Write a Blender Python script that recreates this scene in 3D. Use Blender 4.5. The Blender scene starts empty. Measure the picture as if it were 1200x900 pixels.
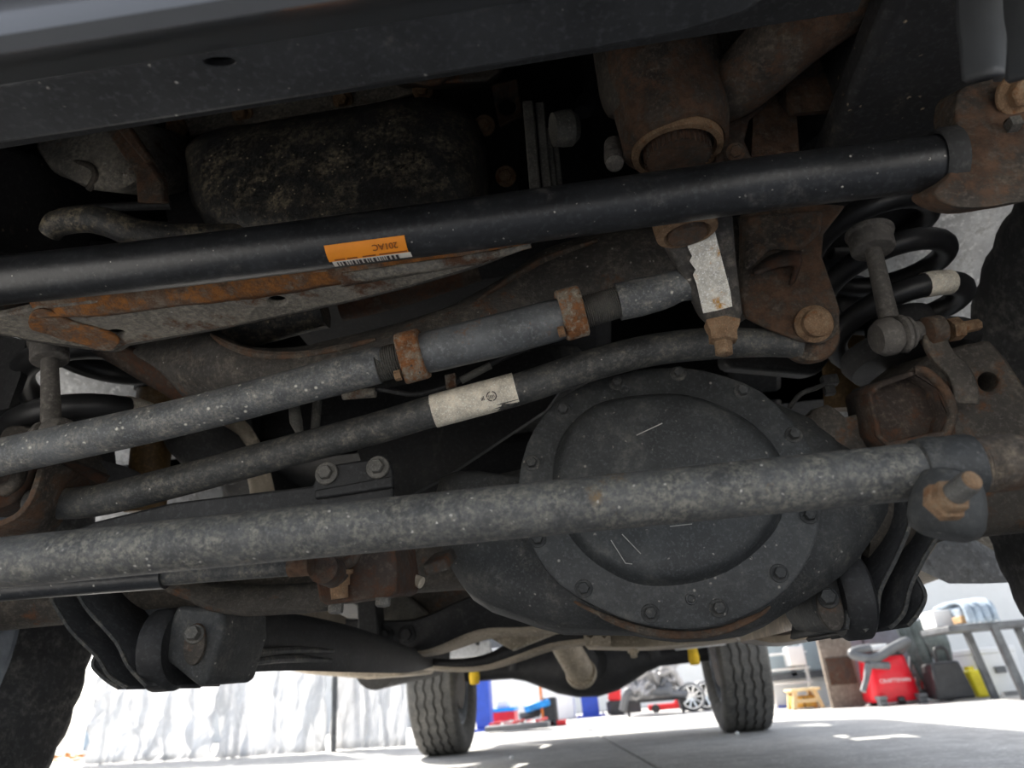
import bpy, bmesh, math, random
from mathutils import Vector as V, Matrix, noise as mnoise
random.seed(7)
PI = math.pi
SC = bpy.context.scene
COL = SC.collection

# ---------------------------------------------------------------- camera
FPX, YAW, PITCH, ROLL = 820.0, 5.25, 24.5, 4.8
CAM = V((0.12, 0.0, 0.24))
_y, _p, _a = map(math.radians, (YAW, PITCH, ROLL))
FW = V((-math.sin(_y)*math.cos(_p), math.cos(_y)*math.cos(_p), math.sin(_p)))
_R0 = V((math.cos(_y), math.sin(_y), 0)); _U0 = _R0.cross(FW)
RT = _R0*math.cos(_a) - _U0*math.sin(_a); UP = _R0*math.sin(_a) + _U0*math.cos(_a)
cd = bpy.data.cameras.new('camera'); cam = bpy.data.objects.new('camera', cd); COL.objects.link(cam)
cam.matrix_world = Matrix(((RT.x, UP.x, -FW.x, CAM.x), (RT.y, UP.y, -FW.y, CAM.y), (RT.z, UP.z, -FW.z, CAM.z), (0, 0, 0, 1)))
cd.sensor_width = 36; cd.lens = FPX/1200*36; cd.clip_start = .01
cd.dof.use_dof = True; cd.dof.focus_distance = .66; cd.dof.aperture_fstop = 7.5
SC.camera = cam

# ---------------------------------------------------------------- sky, sun, exposure
SUN_DIR = V((-.50, .78, .95)).normalized()          # towards the sun: behind the truck, to its left
w = bpy.data.worlds.new('sky'); SC.world = w; w.use_nodes = True
nt = w.node_tree; nt.nodes.clear()
sky = nt.nodes.new('ShaderNodeTexSky'); sky.sky_type = 'NISHITA'; sky.sun_disc = False
sky.sun_elevation = math.asin(SUN_DIR.z); sky.sun_rotation = math.atan2(SUN_DIR.x, SUN_DIR.y)
sky.air_density = 1.0; sky.dust_density = 2.5; sky.ozone_density = 1.0
bgn = nt.nodes.new('ShaderNodeBackground'); bgn.inputs[1].default_value = .18
out = nt.nodes.new('ShaderNodeOutputWorld')
hz = nt.nodes.new('ShaderNodeHueSaturation'); hz.inputs['Saturation'].default_value = .42      # hazy, nearly white sky
nt.links.new(sky.outputs[0], hz.inputs['Color']); nt.links.new(hz.outputs[0], bgn.inputs[0]); nt.links.new(bgn.outputs[0], out.inputs[0])
sl = bpy.data.lights.new('sun', 'SUN'); sl.energy = 5.5; sl.angle = .01; sl.color = (1, .95, .88)
so = bpy.data.objects.new('sun', sl); COL.objects.link(so)
so.rotation_euler = SUN_DIR.to_track_quat('Z', 'Y').to_euler(); so.location = (0, 0, 8)
SC.view_settings.view_transform = 'Standard'; SC.view_settings.look = 'None'
SC.view_settings.gamma = 1; SC.view_settings.use_curve_mapping = False
SC.view_settings.exposure = 1.1

# ---------------------------------------------------------------- picture ray -> point at a known distance
def ray(px, py): return FW + RT*((px-600)/FPX) + UP*((450-py)/FPX)
def at(px, py, Y): d = ray(px, py); return CAM + d*((Y-CAM.y)/d.y)       # on the plane Y = const
def gz(px, py, Z): d = ray(px, py); return CAM + d*((Z-CAM.z)/d.z)       # on the plane Z = const
def size(px, P): return px/FPX*(P-CAM).dot(FW)
def ats(pts, Y): return [at(p[0], p[1], p[2] if len(p) > 2 else Y) for p in pts]
def gzs(pts, Z): return [gz(p[0], p[1], p[2] if len(p) > 2 else Z) for p in pts]
X_, Y_, Z_ = V((1, 0, 0)), V((0, 1, 0)), V((0, 0, 1))

# ---------------------------------------------------------------- materials
MATS = {}
def nd(t, kind, **kw):
    n = t.nodes.new(kind)
    for k, v in kw.items(): setattr(n, k, v)
    return n
def mat(name, base, rough=.6, metal=0.0, dust=None, rust=None, speck=None, bump=.25, bscale=60, var=.35, coat=0, trans=0, lucent=0):
    """grimy surface: base colour broken up by noise, with dust, rust and small pale specks of their own"""
    if name in MATS: return MATS[name]
    m = bpy.data.materials.new(name); m.use_nodes = True; t = m.node_tree; t.nodes.clear(); L = t.links.new
    o = nd(t, 'ShaderNodeOutputMaterial'); b = nd(t, 'ShaderNodeBsdfPrincipled'); L(b.outputs[0], o.inputs[0])
    tc = nd(t, 'ShaderNodeTexCoord'); co = tc.outputs['Object']
    def nz(scale, detail=5, rgh=.6, src=None):
        n = nd(t, 'ShaderNodeTexNoise'); n.inputs['Scale'].default_value = scale; n.inputs['Detail'].default_value = detail
        n.inputs['Roughness'].default_value = rgh; L(src or co, n.inputs['Vector']); return n.outputs['Fac']
    def ramp(f, lo, hi):
        r = nd(t, 'ShaderNodeMapRange'); r.inputs['From Min'].default_value = lo; r.inputs['From Max'].default_value = hi; L(f, r.inputs['Value']); return r.outputs[0]
    def mix(f, A, B):
        x = nd(t, 'ShaderNodeMix', data_type='RGBA')
        if hasattr(f, 'links'): L(f, x.inputs[0])
        else: x.inputs[0].default_value = f
        for s, c in ((x.inputs[6], A), (x.inputs[7], B)):
            if hasattr(c, 'links'): L(c, s)
            else: s.default_value = (*c[:3], 1)
        return x.outputs[2]
    def mul(a, b):
        g = nd(t, 'ShaderNodeMath', operation='MULTIPLY'); L(a, g.inputs[0]); L(b, g.inputs[1]); return g.outputs[0]
    dk = tuple(c*(1-var) for c in base); lt = tuple(min(1, c*(1+var)) for c in base)
    c = mix(ramp(nz(bscale*.22, 8, .7), .36, .64), dk, lt)
    if bump > .12: c = mix(ramp(nz(bscale*3.2, 3, .6), .52, .72), c, tuple(min(1, k*1.7+.012) for k in base))
    rgh = None
    if dust:
        dc, amt, sc = dust; f = mul(ramp(nz(sc*1.6, 8, .72), .66-.50*amt, .84-.46*amt), ramp(nz(sc*8, 6, .75), .43, .62)); c = mix(f, c, dc)
    if rust:
        rc, amt, sc = rust; f = mul(ramp(nz(sc, 8, .74), .70-.46*amt, .77-.45*amt), ramp(nz(sc*7, 5, .7), .30, .52))
        c = mix(f, c, mix(ramp(nz(sc*4, 8, .75), .38, .66), tuple(k*.35 for k in rc), rc)); rgh = f
    if speck:
        s_c, amt, sc = speck
        v = nd(t, 'ShaderNodeTexVoronoi'); v.inputs['Scale'].default_value = sc*1.7; L(co, v.inputs['Vector'])
        g = nd(t, 'ShaderNodeMath', operation='MULTIPLY'); L(ramp(v.outputs['Distance'], .24, .08), g.inputs[0])
        L(ramp(nz(sc*1.3, 3, .7), .63-.3*amt, .69-.3*amt), g.inputs[1]); c = mix(g.outputs[0], c, s_c)
    if hasattr(c, 'links'): L(c, b.inputs['Base Color'])
    b.inputs['Metallic'].default_value = metal
    if rgh is not None:
        r = nd(t, 'ShaderNodeMapRange'); r.inputs['To Min'].default_value = rough; r.inputs['To Max'].default_value = .95; L(rgh, r.inputs['Value']); L(r.outputs[0], b.inputs['Roughness'])
    else: b.inputs['Roughness'].default_value = rough
    if coat: b.inputs['Coat Weight'].default_value = coat
    if trans: b.inputs['Transmission Weight'].default_value = trans
    if lucent:        # thin sheet: lets part of the sun behind it through
        tl = nd(t, 'ShaderNodeBsdfTranslucent'); tl.inputs[0].default_value = (.8, .8, .8, 1); mx = nd(t, 'ShaderNodeMixShader'); mx.inputs[0].default_value = lucent
        L(b.outputs[0], mx.inputs[1]); L(tl.outputs[0], mx.inputs[2]); L(mx.outputs[0], o.inputs[0])
    if bump:
        bp = nd(t, 'ShaderNodeBump'); bp.inputs['Strength'].default_value = bump; bp.inputs['Distance'].default_value = .004
        L(nz(bscale, 7, .7), bp.inputs['Height']); L(bp.outputs[0], b.inputs['Normal'])
    MATS[name] = m; return m
TAN = (.30, .25, .18); GRIT = (.22, .20, .175); ORA = (.40, .15, .035); BRN = (.16, .075, .038); PALE = (.55, .52, .46)
mat('bumper_plastic', (.055, .057, .06), .5, 0, bump=.05, var=.1)
mat('bumper_satin', (.06, .062, .066), .28, 0, bump=.03, var=.06, coat=.5)
mat('bar_black', (.035, .036, .038), .45, 0, dust=(GRIT, .12, 14), speck=(PALE, .12, 90), bump=.15)
mat('sway_paint', (.017, .018, .02), .33, 0, dust=((.14, .13, .12), .18, 14), speck=(PALE, .12, 110), bump=.2)
mat('pan_paint', (.024, .024, .024), .42, 0, dust=((.30, .25, .17), .42, 20), speck=((.45, .38, .26), .3, 85), bump=.55, bscale=90)
mat('rod_grey', (.064, .064, .063), .55, .0, dust=((.22, .205, .17), .55, 30), rust=((.20, .14, .08), .16, 16), speck=(PALE, .25, 95), bump=.3, bscale=130)
mat('link_grey', (.088, .092, .096), .5, .0, dust=((.30, .28, .24), .46, 34), speck=((.62, .6, .52), .5, 70), bump=.25, bscale=120)
mat('bar_grime_glint', (.042, .043, .043), .55, .0, dust=((.20, .18, .145), .42, 30), speck=(PALE, .1, 100), bump=.3, bscale=110)  # grime on the bars; also paints highlights on arm ridges and plate edges
mat('sleeve_steel', (.10, .105, .11), .5, .1, dust=((.2, .19, .17), .3, 30), rust=((.26, .12, .05), .2, 22), bump=.3, bscale=90)
mat('plate_tan', (.17, .155, .135), .8, 0, dust=((.38, .34, .27), .62, 22), rust=(BRN, .36, 13), speck=(PALE, .2, 80), bump=.7, bscale=70)
mat('beam_dark', (.05, .045, .04), .75, 0, dust=((.20, .17, .135), .40, 22), rust=(BRN, .25, 14), speck=(PALE, .2, 70), bump=.7, bscale=60)
mat('rust_bright', (.15, .085, .05), .92, 0, dust=((.33, .29, .23), .5, 14), rust=((.46, .18, .045), .52, 16), bump=.9, bscale=110)
mat('rust_brown', (.062, .050, .040), .85, 0, dust=((.19, .15, .105), .45, 20), rust=((.14, .078, .046), .55, 14), bump=.8, bscale=80, var=.5)
mat('rust_dark', (.05, .036, .028), .88, 0, dust=((.14, .11, .08), .36, 18), rust=((.10, .046, .024), .5, 16), bump=.6, bscale=70)
mat('bolt_rust', (.24, .145, .08), .85, .1, dust=((.34, .27, .18), .4, 60), rust=((.30, .13, .05), .3, 60), bump=.8, bscale=220)
mat('bolt_grey', (.12, .115, .105), .6, .3, dust=((.24, .21, .17), .3, 80), bump=.3, bscale=200)
mat('cast_black', (.034, .035, .035), .62, 0, dust=((.15, .14, .12), .32, 18), speck=((.34, .32, .28), .2, 70), bump=.4, bscale=100)
mat('cover_black', (.034, .036, .037), .46, 0, dust=((.125, .12, .105), .32, 15), speck=((.32, .3, .26), .22, 75), bump=.22, bscale=110)
mat('cast_brown', (.062, .053, .044), .75, 0, dust=((.19, .155, .115), .36, 18), rust=(BRN, .32, 12), bump=.6, bscale=80)
mat('dark_void', (.012, .012, .013), .8, 0, bump=.2)  # near-black tone that paints deep shade in the bay and holes
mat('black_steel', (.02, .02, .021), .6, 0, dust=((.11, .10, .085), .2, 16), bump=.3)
mat('grey_alloy', (.14, .135, .12), .6, .2, dust=((.30, .27, .22), .3, 40), bump=.4, bscale=120)
mat('rubber', (.028, .028, .028), .75, 0, dust=((.12, .11, .095), .25, 20), bump=.35)
mat('boot_rubber', (.11, .10, .09), .8, 0, dust=((.22, .2, .17), .4, 40), bump=.3)
mat('spring_black', (.017, .017, .018), .42, 0, dust=((.10, .09, .08), .16, 24), bump=.1)
mat('tyre_rubber', (.035, .035, .036), .8, 0, dust=((.17, .16, .145), .4, 10), bump=.3, bscale=40)
mat('tread_rubber', (.09, .088, .083), .85, 0, dust=((.2, .19, .17), .5, 12), bump=.4, bscale=50)
mat('rim_steel', (.30, .33, .37), .4, .5, bump=.1)
mat('clamp_rust', (.22, .19, .145), .85, 0, dust=((.38, .34, .27), .4, 40), rust=((.28, .11, .035), .62, 26), speck=((.05, .045, .04), .4, 90), bump=.9, bscale=110)
mat('rail_black', (.016, .016, .017), .6, 0, dust=((.14, .12, .09), .2, 14), speck=((.42, .33, .22), .22, 60), bump=.3)
mat('label_white', (.70, .63, .52), .8, 0, dust=((.42, .36, .27), .32, 60), speck=((.2, .18, .15), .12, 160), bump=.3, bscale=200)
mat('label_paper', (.68, .65, .58), .85, 0, dust=((.36, .32, .26), .2, 70), rust=((.60, .30, .05), .42, 30), speck=((.24, .23, .22), .5, 300), bump=.3, bscale=200)
mat('label_orange', (.90, .30, .02), .55, 0, bump=.03, var=.08)
mat('sticker_white', (.75, .70, .62), .6, 0, bump=.03, var=.08)
mat('ink', (.04, .03, .03), .7, 0, bump=0, var=.05)
mat('ink_brown', (.25, .07, .01), .7, 0, bump=0, var=.05)
mat('scratch_metal', (.42, .41, .38), .5, 0, bump=0)
mat('tan_steel', (.40, .34, .26), .6, 0, dust=((.46, .40, .31), .4, 12), rust=(BRN, .12, 8), bump=.3, bscale=40)
mat('tan_shiny', (.34, .29, .23), .35, .5, dust=((.42, .36, .28), .3, 10), bump=.4, bscale=14)
mat('liner_grey', (.62, .63, .64), .75, 0, dust=((.42, .42, .41), .5, 14), speck=((.8, .8, .8), .2, 40), bump=.4, bscale=30)
mat('yellow_foam', (.75, .48, .02), .7, 0, bump=.1)
mat('shock_yellow', (.10, .055, .012), .6, 0, dust=((.14, .1, .06), .4, 12), bump=.2)
mat('body_paint', (.30, .32, .35), .3, .3, bump=0, var=.05)
mat('concrete', (.50, .49, .465), .9, 0, dust=((.36, .35, .335), .5, 1.1), speck=((.24, .23, .22), .3, 22), bump=.5, bscale=22, var=.14)
mat('wall_white', (.80, .80, .78), .85, 0, bump=.1, var=.05, bscale=10)
mat('plastic_sheet', (.70, .71, .72), .2, 0, bump=.6, bscale=7, var=.22, lucent=.5)
mat('white_box', (.85, .85, .84), .5, 0, bump=.03, var=.03)
mat('lift_blue', (.03, .09, .52), .4, 0, bump=.05, var=.15)
mat('tool_red', (.70, .02, .025), .35, 0, bump=.05, var=.12)
mat('vac_red', (.80, .015, .03), .35, 0, bump=.03, var=.08)
mat('plastic_black', (.03, .03, .032), .45, 0, bump=.1)
mat('plastic_grey', (.13, .135, .14), .5, 0, bump=.1, var=.15)
mat('bright_blue', (.02, .28, .75), .4, 0, bump=.05)
mat('orange_paint', (.85, .20, .03), .45, 0, bump=.05)
mat('engine_alloy', (.42, .41, .40), .45, .4, dust=((.12, .12, .12), .5, 9), bump=.9, bscale=22)
mat('chrome', (.72, .72, .72), .2, .8, bump=.05)
mat('plywood', (.17, .135, .105), .7, 0, dust=((.27, .23, .19), .4, 3), bump=.2, bscale=12)
mat('cabinet_grey', (.17, .18, .20), .5, 0, bump=.05, var=.15)
mat('cloth_grey', (.12, .14, .135), .9, 0, bump=.3, bscale=30)
mat('cloth_denim', (.30, .36, .42), .9, 0, bump=.3, bscale=30)
mat('wood_pale', (.75, .55, .30), .6, 0, dust=((.6, .38, .15), .4, 9), bump=.2, bscale=30)
mat('amber_wood', (.70, .40, .08), .5, 0, bump=.2, bscale=30)
mat('yellow_plastic', (.90, .76, .03), .45, 0, bump=.05, var=.08)
mat('cardboard', (.48, .30, .15), .85, 0, bump=.1)
mat('leaf_brown', (.50, .22, .05), .8, 0, bump=.2, var=.5, bscale=60)
mat('table_steel', (.12, .125, .13), .5, .2, bump=.1)
g_ = bpy.data.materials.new('window_glass'); g_.use_nodes = True; g_b = g_.node_tree.nodes['Principled BSDF']
g_b.inputs['Base Color'].default_value = (.8, .88, .9, 1); g_b.inputs['Roughness'].default_value = .08; g_b.inputs['Transmission Weight'].default_value = .6; MATS['window_glass'] = g_

# ---------------------------------------------------------------- scene helpers
WL = {}
def props(o, label=None, cat=None, group=None, kind=None):
    for k, v in (('label', label), ('category', cat), ('group', group), ('kind', kind)):
        if v: o[k] = v
    return o
def thing(name, label, cat, loc, group=None):
    o = bpy.data.objects.new(name, None); COL.objects.link(o); o.location = loc; o.empty_display_size = .05
    WL[o.name] = V(loc); return props(o, label, cat, group)
def cr(pts, k=6, closed=False):
    """Catmull-Rom refinement of a polyline"""
    n = len(pts)
    if n < 3 and not closed: return [pts[0].lerp(pts[-1], i/k) for i in range(k+1)]
    r = []
    for i in range(n if closed else n-1):
        if closed: a, b, c, d = pts[i-1], pts[i], pts[(i+1) % n], pts[(i+2) % n]
        else: a, b, c, d = pts[max(i-1, 0)], pts[i], pts[i+1], pts[min(i+2, n-1)]
        for j in range(k):
            t = j/k; r.append(.5*((2*b)+(c-a)*t+(2*a-5*b+4*c-d)*t*t+(3*b-a-3*c+d)*t**3))
    if not closed: r.append(pts[-1].copy())
    return r
def frame(ax):
    ax = ax.normalized(); h = Z_ if abs(ax.z) < .9 else X_
    u = ax.cross(h).normalized(); return ax, u, ax.cross(u)
class MB:
    def __init__(s): s.b = bmesh.new()
    def rings(s, rings, caps=True, closed=False):
        vs = [[s.b.verts.new(p) for p in r] for r in rings]; n = len(vs[0]); N = len(vs)
        for i in range(N if closed else N-1):
            a, c = vs[i], vs[(i+1) % N]
            for j in range(n): s.b.faces.new((a[j], a[(j+1) % n], c[(j+1) % n], c[j]))
        if caps and not closed:
            s.b.faces.new(vs[0][::-1]); s.b.faces.new(vs[-1])
        return s
    def tube(s, pts, r, n=20, caps=True, k=0, closed=False):
        if k: pts = cr(pts, k)
        m = len(pts); rs = r if isinstance(r, (list, tuple)) else [r]*m
        if len(rs) != m:
            q = len(rs)-1; rs = [rs[min(int(i/(m-1)*q), q-1)]*(1-(i/(m-1)*q-min(int(i/(m-1)*q), q-1)))+rs[min(int(i/(m-1)*q), q-1)+1]*(i/(m-1)*q-min(int(i/(m-1)*q), q-1)) for i in range(m)]
        t0 = (pts[1]-pts[0]).normalized(); _, u, _v = frame(t0); out = []
        for i in range(m):
            t = ((pts[min(i+1, m-1)]-pts[max(i-1, 0)])).normalized()
            u = (u-t*u.dot(t)).normalized(); v = t.cross(u)
            out.append([pts[i]+(u*math.cos(2*PI*j/n)+v*math.sin(2*PI*j/n))*rs[i] for j in range(n)])
        return s.rings(out, caps)
    def lathe(s, o, ax, prof, n=28, caps=True, ph=0):
        a, u, v = frame(ax)
        return s.rings([[o+a*t+(u*math.cos(2*PI*j/n+ph)+v*math.sin(2*PI*j/n+ph))*max(r, 1e-5) for j in range(n)] for t, r in prof], caps)
    def hexa(s, o, ax, r, h, fl=0, fh=0):
        if fl: s.lathe(o, ax, [(0, fl), (fh*.7, fl), (fh, fl*.93)], 20); o = o+ax.normalized()*fh
        s.lathe(o, ax, [(0, r), (h*.85, r), (h, r*.88)], 6); return s
    def box(s, c, d, rot=None):
        c = V(c); vs = [V((x*d[0]/2, y*d[1]/2, z*d[2]/2)) for z in (-1, 1) for x, y in ((-1, -1), (1, -1), (1, 1), (-1, 1))]
        if rot: vs = [rot @ v for v in vs]
        return s.rings([[c+v for v in vs[:4]], [c+v for v in vs[4:]]])
    def bar(s, a, b, wd, ht, up=Z_):
        t = (b-a).normalized(); u = t.cross(up).normalized(); v = u.cross(t)
        q = [u*wd/2+v*ht/2, -u*wd/2+v*ht/2, -u*wd/2-v*ht/2, u*wd/2-v*ht/2]
        return s.rings([[p+k for k in q] for p in (a, b)])
    def sweep(s, pts, sec, up=Z_, k=0, scale=None):
        if k: pts = cr(pts, k)
        out = []; m = len(pts)
        for i, p in enumerate(pts):
            t = (pts[min(i+1, m-1)]-pts[max(i-1, 0)]).normalized(); u = t.cross(up).normalized(); v = u.cross(t)
            f = scale[0]+(scale[1]-scale[0])*i/(m-1) if scale else 1
            out.append([p+(u*a+v*b)*f for a, b in sec])
        return s.rings(out)
    def prism(s, poly, vec): return s.rings([poly, [p+V(vec) for p in poly]])
    def taper(s, poly, vec, f):
        c = sum(poly, V())/len(poly); return s.rings([poly, [c+(p-c)*f+V(vec) for p in poly]])
    def plate(s, poly, vec, holes=()):
        b = s.b; es = []
        for lp in [poly]+list(holes):
            vs = [b.verts.new(p) for p in lp]
            es += [b.edges.new((vs[i], vs[(i+1) % len(vs)])) for i in range(len(vs))]
        f = bmesh.ops.triangle_fill(b, use_beauty=True, use_dissolve=False, edges=es)
        fs = [g for g in f['geom'] if isinstance(g, bmesh.types.BMFace)]
        r = bmesh.ops.extrude_face_region(b, geom=fs, use_keep_orig=True)
        bmesh.ops.translate(b, verts=[g for g in r['geom'] if isinstance(g, bmesh.types.BMVert)], vec=V(vec)); return s
    def grid(s, rows, k=0, kr=0):
        if k: rows = [cr(r, k) for r in rows]
        if kr: rows = [list(r) for r in zip(*[cr(list(c), kr) for c in zip(*rows)])]
        vs = [[s.b.verts.new(p) for p in r] for r in rows]
        for i in range(len(vs)-1):
            for j in range(len(vs[0])-1): s.b.faces.new((vs[i][j], vs[i][j+1], vs[i+1][j+1], vs[i+1][j]))
        return s
    def build(s, name, m, parent=None, loc=None, bevel=0, solid=0, ang=40, sub=0, seg=2, wob=0, wsc=12):
        off = WL[parent.name] if parent else V(loc or (0, 0, 0)); b = s.b
        bmesh.ops.recalc_face_normals(b, faces=b.faces)
        if wob:
            b.normal_update()
            for v in b.verts: v.co += v.normal*wob*mnoise.noise(v.co*wsc)
        me = bpy.data.meshes.new(name)
        for v in b.verts: v.co -= off
        b.to_mesh(me); b.free(); me.materials.append(MATS[m] if isinstance(m, str) else m)
        me.polygons.foreach_set('use_smooth', [True]*len(me.polygons)); me.set_sharp_from_angle(angle=math.radians(ang))
        o = bpy.data.objects.new(name, me); COL.objects.link(o)
        if parent: o.parent = parent
        else: o.location = off
        WL[o.name] = off
        if solid: d = o.modifiers.new('s', 'SOLIDIFY'); d.thickness = solid; d.offset = 0
        if bevel: d = o.modifiers.new('b', 'BEVEL'); d.width = bevel; d.segments = seg; d.limit_method = 'ANGLE'; d.angle_limit = math.radians(40)
        if sub: d = o.modifiers.new('u', 'SUBSURF'); d.levels = sub; d.render_levels = sub
        return o
def circle(c, n1, r, n=20, sy=1.0):
    a, u, v = frame(n1); return [c+u*r*math.cos(2*PI*i/n)+v*r*sy*math.sin(2*PI*i/n) for i in range(n)]
def ell(px, py, rx, ry, Y, n=18, rot=0):
    c, s_ = math.cos(rot), math.sin(rot)
    return [at(px+rx*math.cos(t)*c-ry*math.sin(t)*s_, py+rx*math.cos(t)*s_+ry*math.sin(t)*c, Y) for t in [2*PI*i/n for i in range(n)]]
def patch(pts, r, a0, a1, n=10, off=.0006):
    """a curved patch that lies on the surface of a round bar; angle 0 faces the camera, positive turns upwards"""
    rows = []
    for i, p in enumerate(pts):
        t = (pts[min(i+1, len(pts)-1)]-pts[max(i-1, 0)]).normalized()
        u = (CAM-p); u = (u-t*u.dot(t)).normalized(); v = u.cross(t); v = v if v.z > 0 else -v
        rows.append([p+(u*math.cos(a)+v*math.sin(a))*(r+off) for a in [math.radians(a0+(a1-a0)*j/n) for j in range(n+1)]])
    return rows
def text(body, parent, name, m, origin, xdir, nrm, h, ext=.0002):
    cu = bpy.data.curves.new(name, 'FONT'); cu.body = body; cu.size = h; cu.align_x = 'CENTER'; cu.align_y = 'CENTER'; cu.extrude = ext
    tmp = bpy.data.objects.new(name, cu); me = bpy.data.meshes.new_from_object(tmp); bpy.data.objects.remove(tmp); bpy.data.curves.remove(cu)
    me.materials.clear(); me.materials.append(MATS[m]); o = bpy.data.objects.new(name, me); COL.objects.link(o); o.parent = parent
    x = xdir.normalized(); z = (nrm-x*nrm.dot(x)).normalized(); y = z.cross(x); q = origin-WL[parent.name]
    o.matrix_local = Matrix(((x.x, y.x, z.x, q.x), (x.y, y.y, z.y, q.y), (x.z, y.z, z.z, q.z), (0, 0, 0, 1))); return o
def dup(root, loc, label=None):
    c = root.copy(); COL.objects.link(c); c.location = loc
    if label: c['label'] = label
    def rec(o, n):
        for ch in list(o.children):
            k = ch.copy(); COL.objects.link(k); k.parent = n; rec(ch, k)
    rec(root, c); return c

# ================================================================ SETTING
def ground():
    root = MB().box((0, 9, -.06), (90, 80, .06)).build('ground', 'concrete', loc=(0, 9, -.09)); root['kind'] = 'structure'
    xs = [-30, -8.2, -4.1, .02, 4.2, 8.4, 30]; ys = [-20, -1.2, 2.05, 7.4, 12.4, 40]
    j0 = gz(690, 862, 0); j1 = gz(747, 900, 0); sl_ = (j0.x-j1.x)/(j0.y-j1.y)
    for i in range(len(xs)-1):
        for j in range(len(ys)-1):
            sh = lambda y: (y-5.4)*sl_ if abs(y) < 15 else 0
            g = .008
            x0, x1, y0, y1 = xs[i]+g, xs[i+1]-g, ys[j]+g, ys[j+1]-g
            p = [V((x0+sh(y0), y0, -.03)), V((x1+sh(y0), y0, -.03)), V((x1+sh(y1), y1, -.03)), V((x0+sh(y1), y1, -.03))]
            MB().prism(p, (0, 0, .03)).build('concrete_slab', 'concrete', root, bevel=.004)
ground()
def wall(name, c, d):
    o = MB().box(c, d).build(name, 'wall_white', loc=(c[0], c[1], 0)); o['kind'] = 'structure'; return o
wall('wall_back', (-3.2, 15.2, 1.25), (12, .2, 2.5))
wall('wall_right', (5.2, 8.1, 1.3), (7.0, .2, 2.6))
wn = MB(); wx, wz = 2.0, .78
o = MB()
for a, b, c_, d_ in ((-.36, 0, .06, 1.0), (.36, 0, .06, 1.0), (0, -.5, .78, .06), (0, .5, .78, .06), (0, 0, .05, 1.0), (0, 0, .72, .04)):
    o.box((wx+a, 7.97, wz+b), (c_, .05, d_))
o = o.build('window_1', 'plastic_grey', loc=(wx, 7.97, wz)); o['kind'] = 'structure'
for sx in (-1, 1):
    for sz in (-1, 1): MB().box((wx+sx*.17, 7.975, wz+sz*.24), (.30, .012, .44)).build('pane', 'window_glass', o)

# ================================================================ TRUCK: frame, body, wheels
fr = thing('ladder_chassis', 'black painted ladder frame with two long rails running back under the truck', 'vehicle frame', (0, 2.8, .6))
SEC = [(-.05, -.075), (.05, -.075), (.05, .075), (-.05, .075)]
for sx in (-1, 1):
    path = [V((.46 if sx > 0 else -.56, y, z)) for y, z in ((.28, .80), (.5, .79), (.8, .91), (1.15, .90), (1.7, .60), (3.4, .60), (4.1, .76), (4.9, .76), (5.7, .70))]
    r = MB().sweep(path, SEC, k=4).build('frame_rail', 'rail_black', fr, bevel=.012)
    if sx > 0:
        MB().box((.455, .45, .712), (.13, .34, .035)).build('rail_flange', 'rail_black', fr, bevel=.01, wob=.003)
for yy, zz in ((3.35, .58), (5.0, .74), (5.6, .70)):
    MB().box((0, yy, zz), (.86, .10, .07)).build('crossmember', 'black_steel', fr, bevel=.01)

bd = thing('pickup_truck', 'grey pickup truck body carried above the frame and wheels', 'truck body', (0, 2.8, .9))
b = MB().box((0, 2.5, .74), (1.66, 2.5, .04)); b.box((0, 1.27, .86), (1.5, .04, .28)); b.build('floor_pan', 'black_steel', bd)
MB().box((0, 4.75, .92), (1.2, 1.9, .04)).build('bed_floor', 'black_steel', bd)
for k in range(6): MB().box((0, 3.95+k*.32, .885), (1.1, .06, .04)).build('bed_rib', 'black_steel', bd)
MB().grid([[V((x, .16+.12*x*x, 1.12)), V((x, .35, 1.22)), V((x, .8, 1.27)), V((x, 1.45, 1.32))] for x in (-.95, -.5, 0, .5, .95)]).build('hood', 'body_paint', bd, solid=.02)
MB().grid([[V((x, .13+.13*x*x, z)) for x in (-1, -.7, -.35, 0, .35, .7, 1)] for z in (.62, .8, 1.0, 1.13)]).build('front_grille', 'plastic_black', bd, solid=.03)
MB().box((0, .36, .93), (.72, .05, .5)).build('radiator', 'dark_void', bd)
def side_panel(sx, y0, y1, wy, name, z0=.66, z1=1.25):
    b = MB(); arch = [V((sx*1.0, y0, z0)), V((sx*1.0, wy-.50, z0))]
    arch += [V((sx*1.0, wy-.50*math.cos(a), .44+.50*math.sin(a))) for a in [PI*(.14+.72*i/10) for i in range(11)]]
    arch += [V((sx*1.0, wy+.50, z0)), V((sx*1.0, y1, z0)), V((sx*1.0, y1, z1)), V((sx*1.0, y0, z1))]
    b.plate(arch, (-sx*.03, 0, 0)); return b.build(name, 'body_paint', bd)
MB().grid([[V((x, y, z)) for x in (-.58, 0, .58)] for y, z in ((.3, 1.13), (.8, 1.2), (1.3, 1.24), (1.31, .9))]).build('bay_top_blackout', 'dark_void', bd, solid=.01)  # black sheet added under the hood to darken the engine bay
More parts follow.
